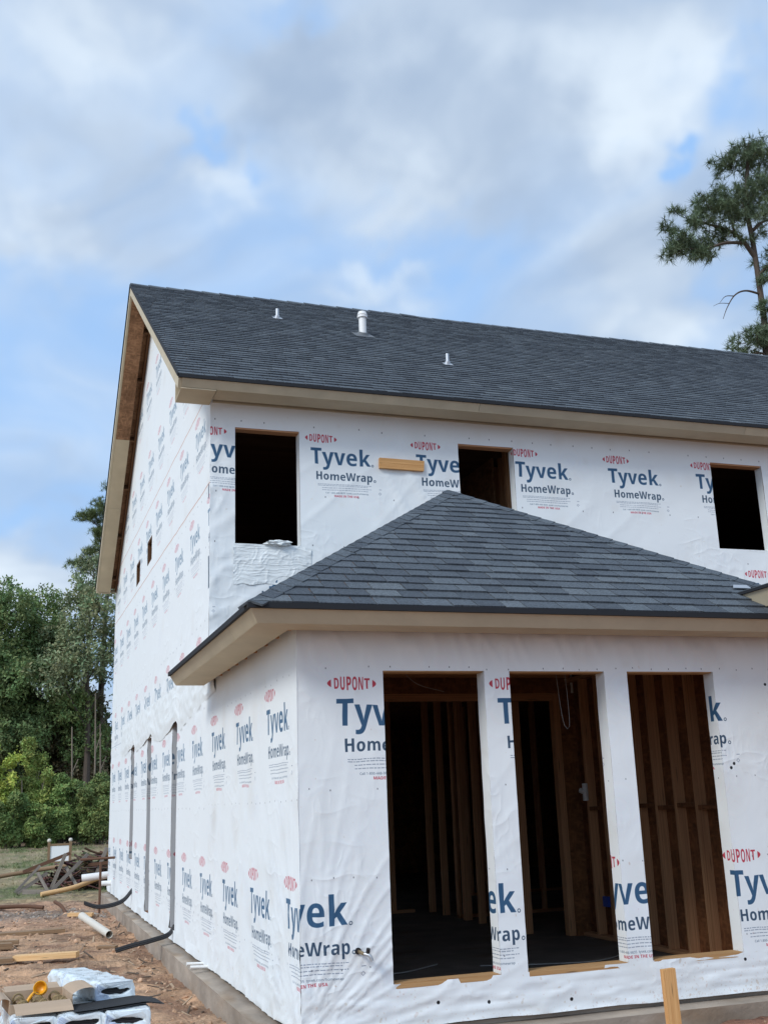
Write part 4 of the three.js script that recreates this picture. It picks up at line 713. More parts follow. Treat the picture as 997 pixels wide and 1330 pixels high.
function lyingBoard(label, x0, x1, z0, z1, w, h, m, group, lift = 0.025) { const a = V(x0, gh(x0, z0) + h / 2 + lift, z0), b = V(x1, gh(x1, z1) + h / 2 + lift, z1), c = a.clone().add(b).multiplyScalar(0.5); return single('board', bar(a.clone().sub(c), b.clone().sub(c), w, h), m, label, 'board', group, c); }
const GB = 'loose boards lying on the dirt';
lyingBoard('long wet board on the dirt, farthest of the lying boards', -4.2, -1.02, -9.75, -9.9, 0.20, 0.05, mat.old, GB);
lyingBoard('short pale board end lying nearest the house', -1.72, -1.03, -6.75, -6.5, 0.14, 0.06, mat.pine, GB);
lyingBoard('dark board whose end touches the short pale one', -4.0, -1.74, -6.7, -6.72, 0.18, 0.05, mat.old, GB);
lyingBoard('thin pale strip of wood on the dirt behind the dark board', -3.4, -1.9, -7.25, -7.3, 0.05, 0.03, mat.pine, GB);
lyingBoard('brown offcut lying at the edge of the photo', -2.4, -1.75, -8.2, -8.25, 0.16, 0.07, mat.old, GB);
lyingBoard('brown offcut with a broken end behind the others', -2.6, -1.66, -8.6, -8.5, 0.10, 0.05, mat.old, GB);
lyingBoard('pale scrap of board flat on the gray gravel', -0.86, -0.48, -12.1, -12.0, 0.16, 0.05, mat.pine, GB);
lyingBoard('brown bark slab lying flat in the dirt', -0.72, -0.5, -7.6, -7.5, 0.12, 0.03, mat.old, GB);
{ // short piece of white pipe lying across a clod
  const a = V(-0.78, GY + 0.20, -9.95), b = V(-0.50, GY + 0.06, -8.55), d = b.clone().sub(a), L = d.length();
  const o = new THREE.LatheGeometry([[0.046, 0], [0.056, 0], [0.056, 0.16], [0.051, 0.17], [0.051, L], [0.045, L], [0.046, 0]].map(([r, y]) => new THREE.Vector2(r, y)), 24); o.applyQuaternion(new THREE.Quaternion().setFromUnitVectors(V(0, 1, 0), d.normalize()));
  single('drain_pipe', o, M({ color: lin(0.62, 0.58, 0.50), roughness: 0.5 }), 'short piece of white plastic pipe lying in the dirt by the foundation', 'pipe', null, a);
}
{ // black flexible stubs from the wall
  const GC = 'black cable bundles out of the side wall';
  const stub = (pts, r, label) => { const t = thing('cable_bundle', label, 'cable', pts[0].clone(), GC); const L = pts.map((p) => p.clone().sub(pts[0])); for (const [k, o] of [[1, V(0, 0, 0)], [0.8, V(0.004, -r * 1.1, r)], [0.8, V(0, r * 0.9, -r)]]) part('cable', capTube(L.map((p) => p.clone().add(o)), r * k, 24, 8), mat.black, t); };
  stub([V(0.0, 0.0, -10.6), V(-0.14, -0.14, -10.55), V(-0.35, -0.2, -10.5), V(-0.55, -0.2, -10.5), V(-0.72, -0.14, -10.5)], 0.017, 'curved black cable bundle out of the side wall, the farther one');
  stub([V(0.01, -0.12, -6.02), V(-0.05, -0.2, -6.0), V(-0.25, -0.25, -5.95), V(-0.5, -0.29, -5.9), V(-0.66, -0.32, -5.85)], 0.014, 'black cable bundle out of the side wall, the nearer one');
  single('root', capTube([V(-1.02, GY + 0.16, -13.6), V(-0.92, GY + 0.1, -13.4), V(-0.84, GY - 0.02, -13.2)], 0.03, 10, 7), mat.rust, 'short dark root sticking up beside the steel rod', 'root');
  single('black_hose', capTube([V(-6, gh(-6, -14) + 0.04, -14), V(-3.4, gh(-3.4, -13.8) + 0.06, -13.8), V(-2.4, gh(-2.4, -14.1) + 0.07, -14.1), V(-1.5, gh(-1.5, -14.1) + 0.09, -14.1), V(-1.2, gh(-1.2, -13.9) + 0.06, -13.9)], 0.035, 50, 8), mat.rust, 'dark brown root like hose lying along the gravel', 'hose');
  const rod = thing('steel_rod', 'rusty steel rod with a crossbar standing beside the far house corner', 'rod', V(-0.27, GY, -13.4));
  part('shaft', capTube([V(0, -0.2, 0), V(0, 0.80, 0)], 0.022, 4, 8), mat.rust, rod);
  part('crossbar', capTube([V(-0.34, 0.85, -0.1), V(0.0, 0.86, 0), V(0.24, 0.865, 0.05)], 0.022, 8, 8), mat.rust, rod);
}
{ // white sign board on two capped posts
  const t = thing('sign', 'blank white board on two pale wood posts, standing in the field', 'sign', V(-0.10, gh(-0.1, -34) - 0.02, -34));
  for (const x of [-0.36, 0.36]) { const p = part('post', box(x - 0.045, x + 0.045, -0.2, 0.74, -0.045, 0.045), mat.old, t); const cp = new THREE.SphereGeometry(0.07, 14, 10); cp.translate(x, 0.79, 0); part('finial', cp, M({ color: lin(0.62, 0.58, 0.5) }), p); }
  part('rail', box(-0.318, 0.318, 0.61, 0.68, -0.03, 0.03), mat.old, t); part('rail', box(-0.318, 0.318, 0.04, 0.09, -0.03, 0.03), mat.old, t);
  part('panel', box(-0.316, 0.316, 0.091, 0.609, -0.015, 0.018), M({ color: lin(0.88, 0.89, 0.90), roughness: 0.5 }), t);
}
{ // heap of brush with boards thrown on it
  const heap = [], R = rng(31), C = V(0.42, GY, -20.2);
  for (let i = 0; i < 560; i++) {
    const a = R() * 6.283, rr = Math.sqrt(R()), x = Math.cos(a) * rr * 1.4, z = Math.sin(a) * rr * 1.3, top = 0.80 * Math.pow(1 - rr * rr * 0.92, 0.8), y = R() * top, L = 0.25 + R() * 0.75, th = R() * 6.283, ti = (R() - 0.5) * 0.9, r = 0.010 + R() * R() * 0.034;
    const d = V(Math.cos(th) * Math.cos(ti), Math.sin(ti), Math.sin(th) * Math.cos(ti)).multiplyScalar(L / 2), p = V(x, y, z); const k = V((R() - 0.5) * 0.12, (R() - 0.5) * 0.12, (R() - 0.5) * 0.12);
    heap.push(tint(tube([p.clone().sub(d), p.clone().add(k), p.clone().add(d)], r, 4, 5), [0.06 + R() * 0.08, 0.038 + R() * 0.045, 0.028 + R() * 0.03]));
  }
  const t = thing('brush_pile', 'heap of dark brown brush and roots behind the house corner', 'brush pile', C);
  part('branches', merge(heap), M({ vertexColors: true, roughness: 1 }), t, { kind: 'stuff' });
  const core = new THREE.SphereGeometry(1, 28, 16, 0, 6.2832, 0, 1.5708); { const p = core.attributes.position; for (let i = 0; i < p.count; i++) { const k = 0.85 + 0.25 * N3(p.getX(i) * 3, p.getY(i) * 3, p.getZ(i) * 3); p.setXYZ(i, p.getX(i) * 1.3 * k, p.getY(i) * 0.5 * k, p.getZ(i) * 0.95 * k); } core.computeVertexNormals(); } part('soil', core, M({ color: lin(0.06, 0.042, 0.03), roughness: 1 }), t);
  const GP = 'boards leaning on the brush pile';
  const lean = (label, a, b, w = 0.12, h = 0.04, m = mat.gray) => { const c = a.clone().add(b).multiplyScalar(0.5); single('timber', bar(a.clone().sub(c), b.clone().sub(c), w * 0.72, h * 0.72, V(0.1, 0.2, 1)), m, label, 'board', GP, c); };
  lean('long round edged timber leaning over the front of the brush pile', V(-0.95, GY + 0.04, -18.0), V(-0.15, GY + 0.74, -18.9), 0.11, 0.10);
  lean('gray board leaning steeply at the middle of the small stack', V(-0.92, GY + 0.05, -18.5), V(-0.62, GY + 0.78, -18.8), 0.10, 0.08);
  lean('gray board leaning to the left of the small stack', V(-0.98, GY + 0.03, -18.3), V(-1.2, GY + 0.42, -18.6), 0.09, 0.05);
  lean('weathered board reaching farthest left from the pile', V(-1.62, GY + 0.04, -18.2), V(-1.0, GY + 0.40, -18.7), 0.10, 0.05);
  lean('weathered board propped flat at the left foot of the pile', V(-1.66, GY + 0.05, -18.3), V(-1.15, GY + 0.55, -18.9), 0.08, 0.04);
  lean('dark board sloping behind the small stack', V(-1.5, GY + 0.42, -19.2), V(-0.5, GY + 0.78, -19.2), 0.10, 0.05, mat.rust);
  lean('brown board standing against the right of the brush heap', V(0.02, GY + 0.22, -18.75), V(0.3, GY + 0.86, -19.2), 0.11, 0.04);
  lean('pale broken board on top of the brush heap', V(0.3, GY + 0.7, -19.2), V(0.48, GY + 0.92, -19.3), 0.12, 0.04, mat.pine);
  lean('flat gray board lying under the stack of boards', V(-1.5, GY + 0.06, -18.25), V(-0.75, GY + 0.03, -18.0), 0.14, 0.06);
  lean('short gray board leaning right of the small stack', V(-0.35, GY + 0.06, -18.3), V(-0.6, GY + 0.5, -18.8), 0.09, 0.05);
  lean('brown plank lying level across the brush heap', V(-0.1, GY + 0.52, -18.85), V(0.8, GY + 0.58, -18.9), 0.10, 0.04, mat.rust);
  single('pole', capTube([V(-1.15, GY + 0.05, -17.3), V(-0.5, GY + 0.14, -17.5), V(0.1, GY + 0.30, -17.9), V(0.9, GY + 0.46, -18.2)], 0.05, 20, 10), mat.pine, 'long pale peeled pole lying before the brush pile', 'pole');
  single('fallen_branch', capTube([V(-4.5, GY + 0.02, -20), V(-2.6, GY + 0.22, -20.4), V(-1.2, GY + 0.38, -20.6), V(-0.5, GY + 0.46, -20.4)], 0.05, 30, 7), mat.old, 'long thin branch lying from the field to the brush pile', 'branch');
  single('white_pipe', capTube([V(-0.45, GY + 0.42, -15.6), V(0.3, GY + 0.48, -15.5)], 0.07, 6, 14), mat.pvc, 'white pipe length lying behind the house corner', 'pipe');
}

// ------------------------------------------------------------------ shingle bundles and the open carton
{
  const pc = document.createElement('canvas'); pc.width = pc.height = 512; { const g = pc.getContext('2d'), R = rng(63); g.fillStyle = '#e3eaec'; g.fillRect(0, 0, 512, 512);
    for (let i = 0; i < 7; i++) { g.fillStyle = `rgba(${70 + R() * 60 | 0},${130 + R() * 40 | 0},${170 + R() * 30 | 0},${0.10 + R() * 0.22})`; g.fillRect(R() * 420, R() * 512, 40 + R() * 160, 6 + R() * 26); }
    for (let i = 0; i < 160; i++) { const x = R() * 512, y = R() * 512, q = 6 + R() * 40, gr = g.createRadialGradient(x, y, 0, x, y, q); gr.addColorStop(0, `rgba(${120 + R() * 40 | 0},${108 + R() * 30 | 0},${92 + R() * 30 | 0},${0.05 + R() * 0.16})`); gr.addColorStop(1, 'rgba(130,115,100,0)'); g.fillStyle = gr; g.fillRect(x - q, y - q, 2 * q, 2 * q); }
    for (let i = 0; i < 90; i++) { g.strokeStyle = R() < 0.5 ? 'rgba(110,130,140,0.25)' : 'rgba(255,255,255,0.5)'; g.lineWidth = 0.6 + R() * 1.6; const x = R() * 512, y = R() * 512, a = R() * 6.3, L = 10 + R() * 60; g.beginPath(); g.moveTo(x, y); g.quadraticCurveTo(x + Math.cos(a) * L * 0.5 + R() * 12, y + Math.sin(a) * L * 0.5, x + Math.cos(a) * L, y + Math.sin(a) * L); g.stroke(); } }
  const pt = new THREE.CanvasTexture(pc); pt.colorSpace = THREE.SRGBColorSpace; pt.wrapS = pt.wrapT = THREE.RepeatWrapping; pt.magFilter = THREE.LinearFilter; pt.repeat.set(1.6, 1.6);
  const plastic = new THREE.MeshPhysicalMaterial({ map: pt, color: lin(0.95, 0.98, 1.0), roughness: 0.36, bumpMap: rep(T_crinkle, 3.2, 3.2), bumpScale: 0.03, clearcoat: 0.2, clearcoatRoughness: 0.25 });
  const cv = document.createElement('canvas'); cv.width = 256; cv.height = 128; { const g = cv.getContext('2d'); g.fillStyle = '#dfe8ea'; g.fillRect(0, 0, 256, 128); g.fillStyle = '#1d4e74'; g.fillRect(10, 14, 200, 60); g.fillStyle = '#8fc0d8'; for (let i = 0; i < 8; i++) g.fillRect(20 + i * 24, 24 + (i * 13) % 20, 14, 34 - (i * 7) % 16); g.fillStyle = '#2b5f86'; g.fillRect(10, 86, 150, 10); g.fillRect(10, 102, 110, 8); }
  const print = new THREE.CanvasTexture(cv); print.colorSpace = THREE.SRGBColorSpace; print.magFilter = THREE.LinearFilter;
  const printMat = new THREE.MeshPhysicalMaterial({ map: print, roughness: 0.3, clearcoat: 0.3 });
  const bw = 0.285, bt = 0.112, bl = 0.92, GBu = 'white plastic bundles of shingles in the stack';
  function bundle(pos, turn, label, tilt = 0) {
    const t = thing('shingle_bundle', label, 'shingle bundle', pos, GBu); t.rotation.set(0, turn, tilt);
    const o = new THREE.Shape(), r = 0.035, w = bw / 2, h = bt / 2; o.moveTo(-w + r, -h); o.lineTo(w - r, -h); o.quadraticCurveTo(w, -h, w, -h + r); o.lineTo(w, h - r); o.quadraticCurveTo(w, h, w - r, h); o.lineTo(-w + r, h); o.quadraticCurveTo(-w, h, -w, h - r); o.lineTo(-w, -h + r); o.quadraticCurveTo(-w, -h, -w + r, -h);
    const ho = new THREE.Path(), a = w * 0.80, b = h * 0.46; for (let i = 0; i <= 28; i++) { const th = i / 28 * Math.PI * 2, q = Math.sign(Math.cos(th)) * Math.pow(Math.abs(Math.cos(th)), 0.75) * a, y = Math.sin(th) * b + 0.002 * Math.sin(th * 2 + pos.x * 9); i ? ho.lineTo(q, y) : ho.moveTo(q, y); } o.holes.push(ho);
    let g = new THREE.ExtrudeGeometry(o, { depth: bl, bevelEnabled: true, bevelThickness: 0.008, bevelSize: 0.006, bevelSegments: 2, steps: 24, curveSegments: 5 }); g.translate(0, bt / 2, -bl);
    const p = g.attributes.position, uvs = new Float32Array(p.count * 2); for (let i = 0; i < p.count; i++) { const x = p.getX(i), y = p.getY(i), z = p.getZ(i), k = 0.016 * fbm3((x + pos.x) * 8, (y + pos.y) * 12, z * 7 + pos.z, 4); p.setXYZ(i, x + k, y + k * 1.3, z + k); uvs[2 * i] = x + y; uvs[2 * i + 1] = z; } g.setAttribute('uv', new THREE.BufferAttribute(uvs, 2)); g = toCreasedNormals(g, 0.9);
    part('wrapper', g, plastic, t);
    const lay = []; for (let i = 0; i < 8; i++) lay.push(box(-w + 0.02, w - 0.02, 0.012 + i * 0.011, 0.021 + i * 0.011, -bl + 0.03, -0.012 - (i % 3) * 0.004)); part('shingle_stack', lay, mat.black, t);
    return t;
  }
  const S0 = V(-1.66, GY, -0.42), dx = 0.262;
  const where = ['left', 'middle', 'right'];
  const col = [0, 1, 2].map((i) => V(S0.x + i * (bw + 0.006), 0, S0.z + i * 0.035));
  for (let k = 0; k < 4; k++) for (let i = 0; i < 3; i++) { if (k < 2 && i === 0 && false) continue; bundle(V(col[i].x + (k % 2) * 0.012 - 0.005, gh(-1.3, -0.5) - 0.05 + k * (bt + 0.001), col[i].z), 0.06, `white plastic bundle of shingles, ${['bottom', 'second', 'third', 'top'][k]} of the ${where[i]} column of the stack`); }
  const yT = gh(-1.3, -0.5) - 0.05 + 4 * (bt + 0.001);
  const topB = bundle(V(-1.12, yT + 0.004, -0.78), 0.30, 'loose white bundle with blue print lying on top of the stack', -0.03);
  part('printed_label', box(-bw / 2 - 0.009, -bw / 2 - 0.003, 0.012, 0.09, -0.60, -0.25), printMat, topB); 
  // bent black shingle strips across the top
  const strip = sheet(lines(-0.30, 0.27, [], 0.03), lines(0, 1, [], 0.12), [], TX.mf, (s, v, d) => V(s, 0.012 + 0.010 * Math.sin(s * 5) - 0.02 * sm(0.15, 0.27, s), -0.16 + v * 0.30), () => 0);
  const strip2 = strip.clone(); strip2.translate(0.02, -0.008, 0.02);
  const st = single('shingle_strip', [strip, strip2], M({ map: gran, color: lin(0.030, 0.033, 0.038), roughness: 0.9, side: THREE.DoubleSide }), 'loose black shingle strip bent over the front of the top bundle', 'shingle', null, V(-1.13, yT + 0.012, -0.56)); st.rotation.y = 0.12;
  // open carton with coils of nails
  const bx = thing('cardboard_box', 'open torn cardboard box of nail coils on the bundles', 'cardboard box', V(-1.63, yT + 0.004, -0.78));
  bx.rotation.y = 0.12; const cw = 0.2, cd = 0.2, ch = 0.085;
  part('bottom', box(-cw, cw, 0, 0.006, -cd, cd), mat.cardboard, bx);
  part('wall', box(-cw, cw, 0.007, ch, -cd, -cd + 0.006), mat.cardboard, bx); part('wall', box(-cw, cw, 0.007, 0.06, cd - 0.006, cd), mat.cardboard, bx);
  part('wall', box(-cw, -cw + 0.006, 0.007, ch, -cd + 0.007, cd - 0.007), mat.cardboard, bx); part('wall', box(cw - 0.006, cw, 0.007, ch, -cd + 0.007, cd - 0.007), mat.cardboard, bx);
  const flap = (w, L, bend, fn) => { const g = sheet(lines(-w, w, [], 0.05), lines(0, 1, [], 0.1), [], TX.mf, (s, v) => fn(s, v * L, bend * v * v), () => 0); return g; };
  const cbd = mat.cardboard.clone(); cbd.side = THREE.DoubleSide;
  part('flap', flap(0.19, 0.17, 0.05, (s, l, b) => V(-cw - l * 0.75, ch + l * 0.45 - b * 2.2, s)), cbd, bx);
  part('flap', flap(0.19, 0.16, 0.05, (s, l, b) => V(cw + l * 0.55 + b, ch + l * 0.5 - b, s)), cbd, bx);
  part('flap', flap(0.18, 0.15, 0.03, (s, l, b) => V(s, ch + l * 0.12, -cd - l * 0.9)), cbd, bx);
  part('flap', flap(0.18, 0.16, 0.03, (s, l, b) => V(s, 0.06 - b * 1.5, cd + l)), cbd, bx);
  const GN = 'coils of brass nails in the cardboard box', coil = []; for (let i = 0; i < 22; i++) { const a = i / 22 * 6.283; const c = new THREE.CylinderGeometry(0.004, 0.004, 0.06, 5); c.translate(Math.cos(a) * 0.032, 0.03, Math.sin(a) * 0.032); coil.push(c); } { const c = new THREE.TorusGeometry(0.032, 0.006, 6, 22); c.rotateX(Math.PI / 2); c.translate(0, 0.012, 0); coil.push(c); }
  const cg = merge(coil);
  for (let i = 0; i < 9; i++) { const t = single('nail_coil', cg, mat.brass, 'brass nail coil lying in the cardboard box', 'nail coil', GN, V(-1.63 - 0.12 + (i % 3) * 0.12 + (i / 3 | 0) * 0.012, yT + 0.05, -0.78 - 0.10 + (i / 3 | 0) * 0.1)); t.rotation.set(1.45, 0.3 * i, 0.15 * i); }
  const cap = new THREE.LatheGeometry([[0.026, 0.0], [0.040, 0.0], [0.046, 0.02], [0.046, 0.05], [0.038, 0.05], [0.034, 0.012], [0.0, 0.010]].map(([r, y]) => new THREE.Vector2(r, y)), 28);
  const oc = thing('plastic_cap', 'round yellow orange plastic cap on the edge of the cardboard box', 'cap', V(-1.60, yT + 0.10, -0.87)); const oM = new THREE.MeshPhysicalMaterial({ color: lin(0.80, 0.36, 0.01), roughness: 0.35, side: THREE.DoubleSide });
  const c1 = part('ring', cap, oM, oc); c1.rotation.set(1.2, 0, 0.25); part('handle', capTube([V(-0.04, -0.01, 0.02), V(-0.07, -0.035, 0.04), V(-0.095, -0.07, 0.05)], 0.012, 8, 8), oM, oc);
}

// ------------------------------------------------------------------ trees
const bark = M({ map: rep(T_gray, 0.5, 2), color: lin(0.42, 0.38, 0.37), roughness: 1 }), barkPale = M({ map: rep(T_gray, 0.5, 2), color: lin(1, 0.95, 0.88), roughness: 1 });
const leafMat = new THREE.MeshPhysicalMaterial({ color: 0xffffff, roughness: 0.75, transmission: 0.28, thickness: 0, side: THREE.DoubleSide, specularIntensity: 0.3 });
const needleMat = leafMat;
function leafClump(n, spread, size, seed) {
  const R = rng(seed), pos = [], nor = [];
  for (let i = 0; i < n; i++) {
    const c = V(R() - 0.5, R() - 0.5, R() - 0.5).multiplyScalar(spread * 2), a = V(R() - 0.5, R() - 0.5, R() - 0.5).normalize(), u = V(R() - 0.5, R() - 0.2, R() - 0.5).cross(a).normalize(), v = a.clone().cross(u), s = size * (0.6 + R() * 0.8);
    const p = [c.clone().addScaledVector(u, -s), c.clone().addScaledVector(v, s * 0.5), c.clone().addScaledVector(u, s), c.clone().addScaledVector(v, -s * 0.5)];
    for (const k of [0, 1, 2, 0, 2, 3]) { pos.push(p[k].x, p[k].y, p[k].z); nor.push(-a.x, -a.y, -a.z); }
  }
  const g = new THREE.BufferGeometry(); g.setAttribute('position', new THREE.Float32BufferAttribute(pos, 3)); g.setAttribute('normal', new THREE.Float32BufferAttribute(nor, 3)); return g;
}
const clumpBroad = leafClump(10, 0.22, 0.085, 3), clumpBush = leafClump(10, 0.16, 0.07, 4);
const needleTuft = (() => { const R = rng(8), pos = [], nor = []; for (let i = 0; i < 26; i++) { const d = V(R() - 0.5, R() - 0.42, R() - 0.5).normalize(), s = d.clone().cross(V(0.3, 1, 0.2)).normalize().multiplyScalar(0.011), L = 0.20 + R() * 0.14, b = d.clone().multiplyScalar(L), n = d.clone().cross(s).normalize(); for (const p of [s, s.clone().negate(), b]) { pos.push(p.x, p.y, p.z); nor.push(n.x, n.y, n.z); } } const g = new THREE.BufferGeometry(); g.setAttribute('position', new THREE.Float32BufferAttribute(pos, 3)); g.setAttribute('normal', new THREE.Float32BufferAttribute(nor, 3)); return g; })();
// blobs: [x, y, z, rx, ry, rz, n]; leaves gather on the outside of each limb's mass
function crown(parent, blobs, geo, tone, seed, sc = 1) {
  const R = rng(seed), list = [];
  for (const [x, y, z, rx, ry, rz, n] of blobs) for (let i = 0; i < n; i++) {
    const d = V(R() - 0.5, R() - 0.5, R() - 0.5).normalize(), r = Math.pow(R(), 0.42); const p = V(x + d.x * rx * r, y + d.y * ry * r, z + d.z * rz * r);
    if (fbm3(p.x * 0.95 + seed, p.y * 1.15, p.z * 0.95, 3) < -0.03 + 0.12 * R()) continue;
    const k = 0.55 + 0.55 * sm(-0.5, 0.5, fbm3(p.x * 0.6 + 20, p.y * 0.6, p.z * 0.6 + seed, 2)) + 0.45 * R(), y2 = R();
    list.push({ p, rot: [R() * 6.28, R() * 6.28, R() * 6.28], s: V(1, 1, 1).multiplyScalar(sc * (0.8 + R() * 0.6)), c: [tone[0] * k * (0.85 + 0.4 * y2), tone[1] * k, tone[2] * k] });
  }
  return scatter('crown', geo, leafMat, list.length, (i) => list[i], parent);
}
function limbs(parent, list, m, name = 'trunk') { list.forEach(([pts, r0, r1], i) => part(i ? 'limb' : name, tube(pts, r0, 24, 8, (t) => lerp(1, r1 / r0, t)), m, parent)); }
function broad(label, x, z, h, w, seed, tone, base = 0.2, n = 900, geo = clumpBroad, sc = 1, m = bark, cat = 'tree', name = 'broadleaf_tree', group) {
  const t = thing(name, label, cat, V(x, GY, z), group), R = rng(seed), L = [[[V(0, -0.2, 0), V(0.1, h * 0.3, 0), V(-0.1 + R() * 0.3, h * 0.6, 0.1), V(R() * 0.4 - 0.2, h * 0.93, 0)], h * 0.013 + 0.04, 0.02]], blobs = [];
  const nl = 9; for (let i = 0; i < nl; i++) { const a = i * 2.4 + R(), y0 = h * (base + 0.05 + (0.72 - base) * i / nl), rr = w * (0.55 + 0.5 * R()) * (1 - 0.45 * i / nl), e = V(Math.cos(a) * rr, y0 + h * (0.07 + 0.08 * R()), Math.sin(a) * rr); L.push([[V(0, y0 - h * 0.06, 0), V(e.x * 0.5, y0 + h * 0.03, e.z * 0.5), e], 0.06, 0.015]); const b = w * (0.38 + 0.25 * R()); blobs.push([e.x, e.y, e.z, b * 1.15, b * 0.85, b * 1.15, n]); }
  blobs.push([0, h * 0.88, 0, w * 0.5, h * 0.12, w * 0.5, n]); blobs.push([0, h * (base + 0.55) * 0.8, 0, w * 0.7, h * 0.25, w * 0.7, n]);
  limbs(t, L, m); crown(t, blobs, geo, tone, seed, sc); return t;
}
const GT = 'trees at the edge of the field';
broad('broad dark green tree at the left edge of the wood', -3.3, -60, 15.6, 3.4, 51, [0.19, 0.275, 0.115], 0.25, 760, clumpBroad, 1, bark, 'tree', 'broadleaf_tree', GT);
broad('tall dark green tree in the middle of the wood', -0.4, -61.5, 15.2, 3.0, 52, [0.19, 0.27, 0.105], 0.2, 800, clumpBroad, 1, bark, 'tree', 'broadleaf_tree', GT);
broad('green tree close behind the house corner, sky showing through it', 2.2, -59, 17, 2.6, 53, [0.235, 0.29, 0.16], 0.34, 340, clumpBroad, 1, bark, 'tree', 'broadleaf_tree', GT);
broad('low dark tree in shade behind the bushes', 1.4, -63, 9.5, 2.8, 54, [0.20, 0.195, 0.115], 0.1, 800, clumpBroad, 1, bark, 'tree', 'broadleaf_tree', GT);
broad('low dark tree behind the pale bush at the left', -2.4, -63.5, 10, 3, 58, [0.18, 0.23, 0.11], 0.1, 800, clumpBroad, 1, bark, 'tree', 'broadleaf_tree', GT);
const GS = 'light bushes before the wood';
function bush(label, x, z, h, w, seed, tone, m = bark) {
  const t = thing('bush', label, 'bush', V(x, GY, z), GS), R = rng(seed), L = [], blobs = [], ns = 8;
  for (let i = 0; i < ns; i++) { const a = i * 2.4 + R(), rr = w * (0.15 + 0.85 * R()), hh = h * (0.62 + 0.40 * R()) * (1 - 0.25 * rr / w), e = V(Math.cos(a) * rr, hh, Math.sin(a) * rr); L.push([[V(e.x * 0.2, -0.1, e.z * 0.2), V(e.x * 0.5, hh * 0.5, e.z * 0.5), e], 0.035, 0.01]); for (let k = 0; k < 4; k++) { const q = 0.22 + 0.24 * k + 0.1 * R(), b = w * (0.22 + 0.24 * R()) * (1.15 - 0.6 * q); blobs.push([e.x * q + (R() - 0.5) * w * 0.4, hh * q, e.z * q + (R() - 0.5) * w * 0.4, b * 1.3, b, b * 1.2, 190]); } }
  limbs(t, L, m, 'stem'); crown(t, blobs, clumpBush, tone, seed, 1.0); return t;
}
bush('yellow green bush at the left edge before the wood', -2.7, -54.5, 5.6, 1.5, 61, [0.36, 0.44, 0.10]);
bush('taller light green bush with thin pale stems before the wood', -0.75, -55, 6.1, 1.4, 62, [0.30, 0.38, 0.11], barkPale);
bush('light green bush close to the house corner', 2.1, -55, 4.6, 1.1, 63, [0.19, 0.265, 0.095], barkPale);
bush('mid green bush between the light ones, dark inside', 0.8, -56.5, 3.6, 1.3, 64, [0.13, 0.19, 0.08]);
bush('dark green bush low at the left, behind the sign', -1.7, -53.8, 3.0, 1.2, 65, [0.20, 0.29, 0.10]);
bush('low round bush at the foot of the wood beside the sign', -0.3, -54, 2.4, 1.2, 66, [0.22, 0.31, 0.10]);
bush('low yellow green bush at the foot of the house corner', 2.7, -54, 3.4, 1.2, 71, [0.21, 0.28, 0.10]);
bush('bright green bush between the tall one and the house corner', 0.75, -54.2, 4.2, 1.1, 72, [0.20, 0.30, 0.10]);
for (const [x, z, h] of [[-1.25, -54.2, 3.4], [-0.2, -54.6, 3.2], [1.25, -55.4, 6.2], [2.55, -57, 8.2], [2.9, -57.5, 6.5]]) { const t = thing('dead_trunk', { '-1.25': 'thin pale bare stem under the yellow green bush', '-0.2': 'thin pale bare stem right of the taller bush', '1.25': 'slim dead trunk rising left of the bush by the house', '2.55': 'tall broken dead trunk close to the house corner', '2.9': 'broken dead trunk right beside the house corner' }[x], 'tree trunk', V(x, GY, z), 'bare stems before the wood'); part('trunk', tube([V(0, -0.2, 0), V(0.06, h * 0.5, 0), V(-0.04, h, 0)], 0.075, 12, 7, (k) => 1 - 0.55 * k), barkPale, t); part('stub', tube([V(0.05, h * 0.6, 0), V(0.35, h * 0.72, 0.1)], 0.03, 5, 6), barkPale, t); }
scatter('woods', leafClump(10, 0.5, 0.16, 9), leafMat, 26000, () => { const x = -40 + Rg() * 80, z = -66 - Rg() * 8, y = GY + Rg() * (7.5 + 2.5 * N2(x * 0.2, 3) + 6.5 * sm(6, 9, Math.abs(x))), k = 0.6 + Rg() * 0.7; return { p: V(x, y, z), rot: [Rg() * 6, Rg() * 6, Rg() * 6], s: V(1, 1, 1).multiplyScalar(0.8 + Rg() * 0.8), c: [0.085 * k, 0.12 * k, 0.06 * k] }; }, null, 'dark undergrowth of the wood behind the trees');

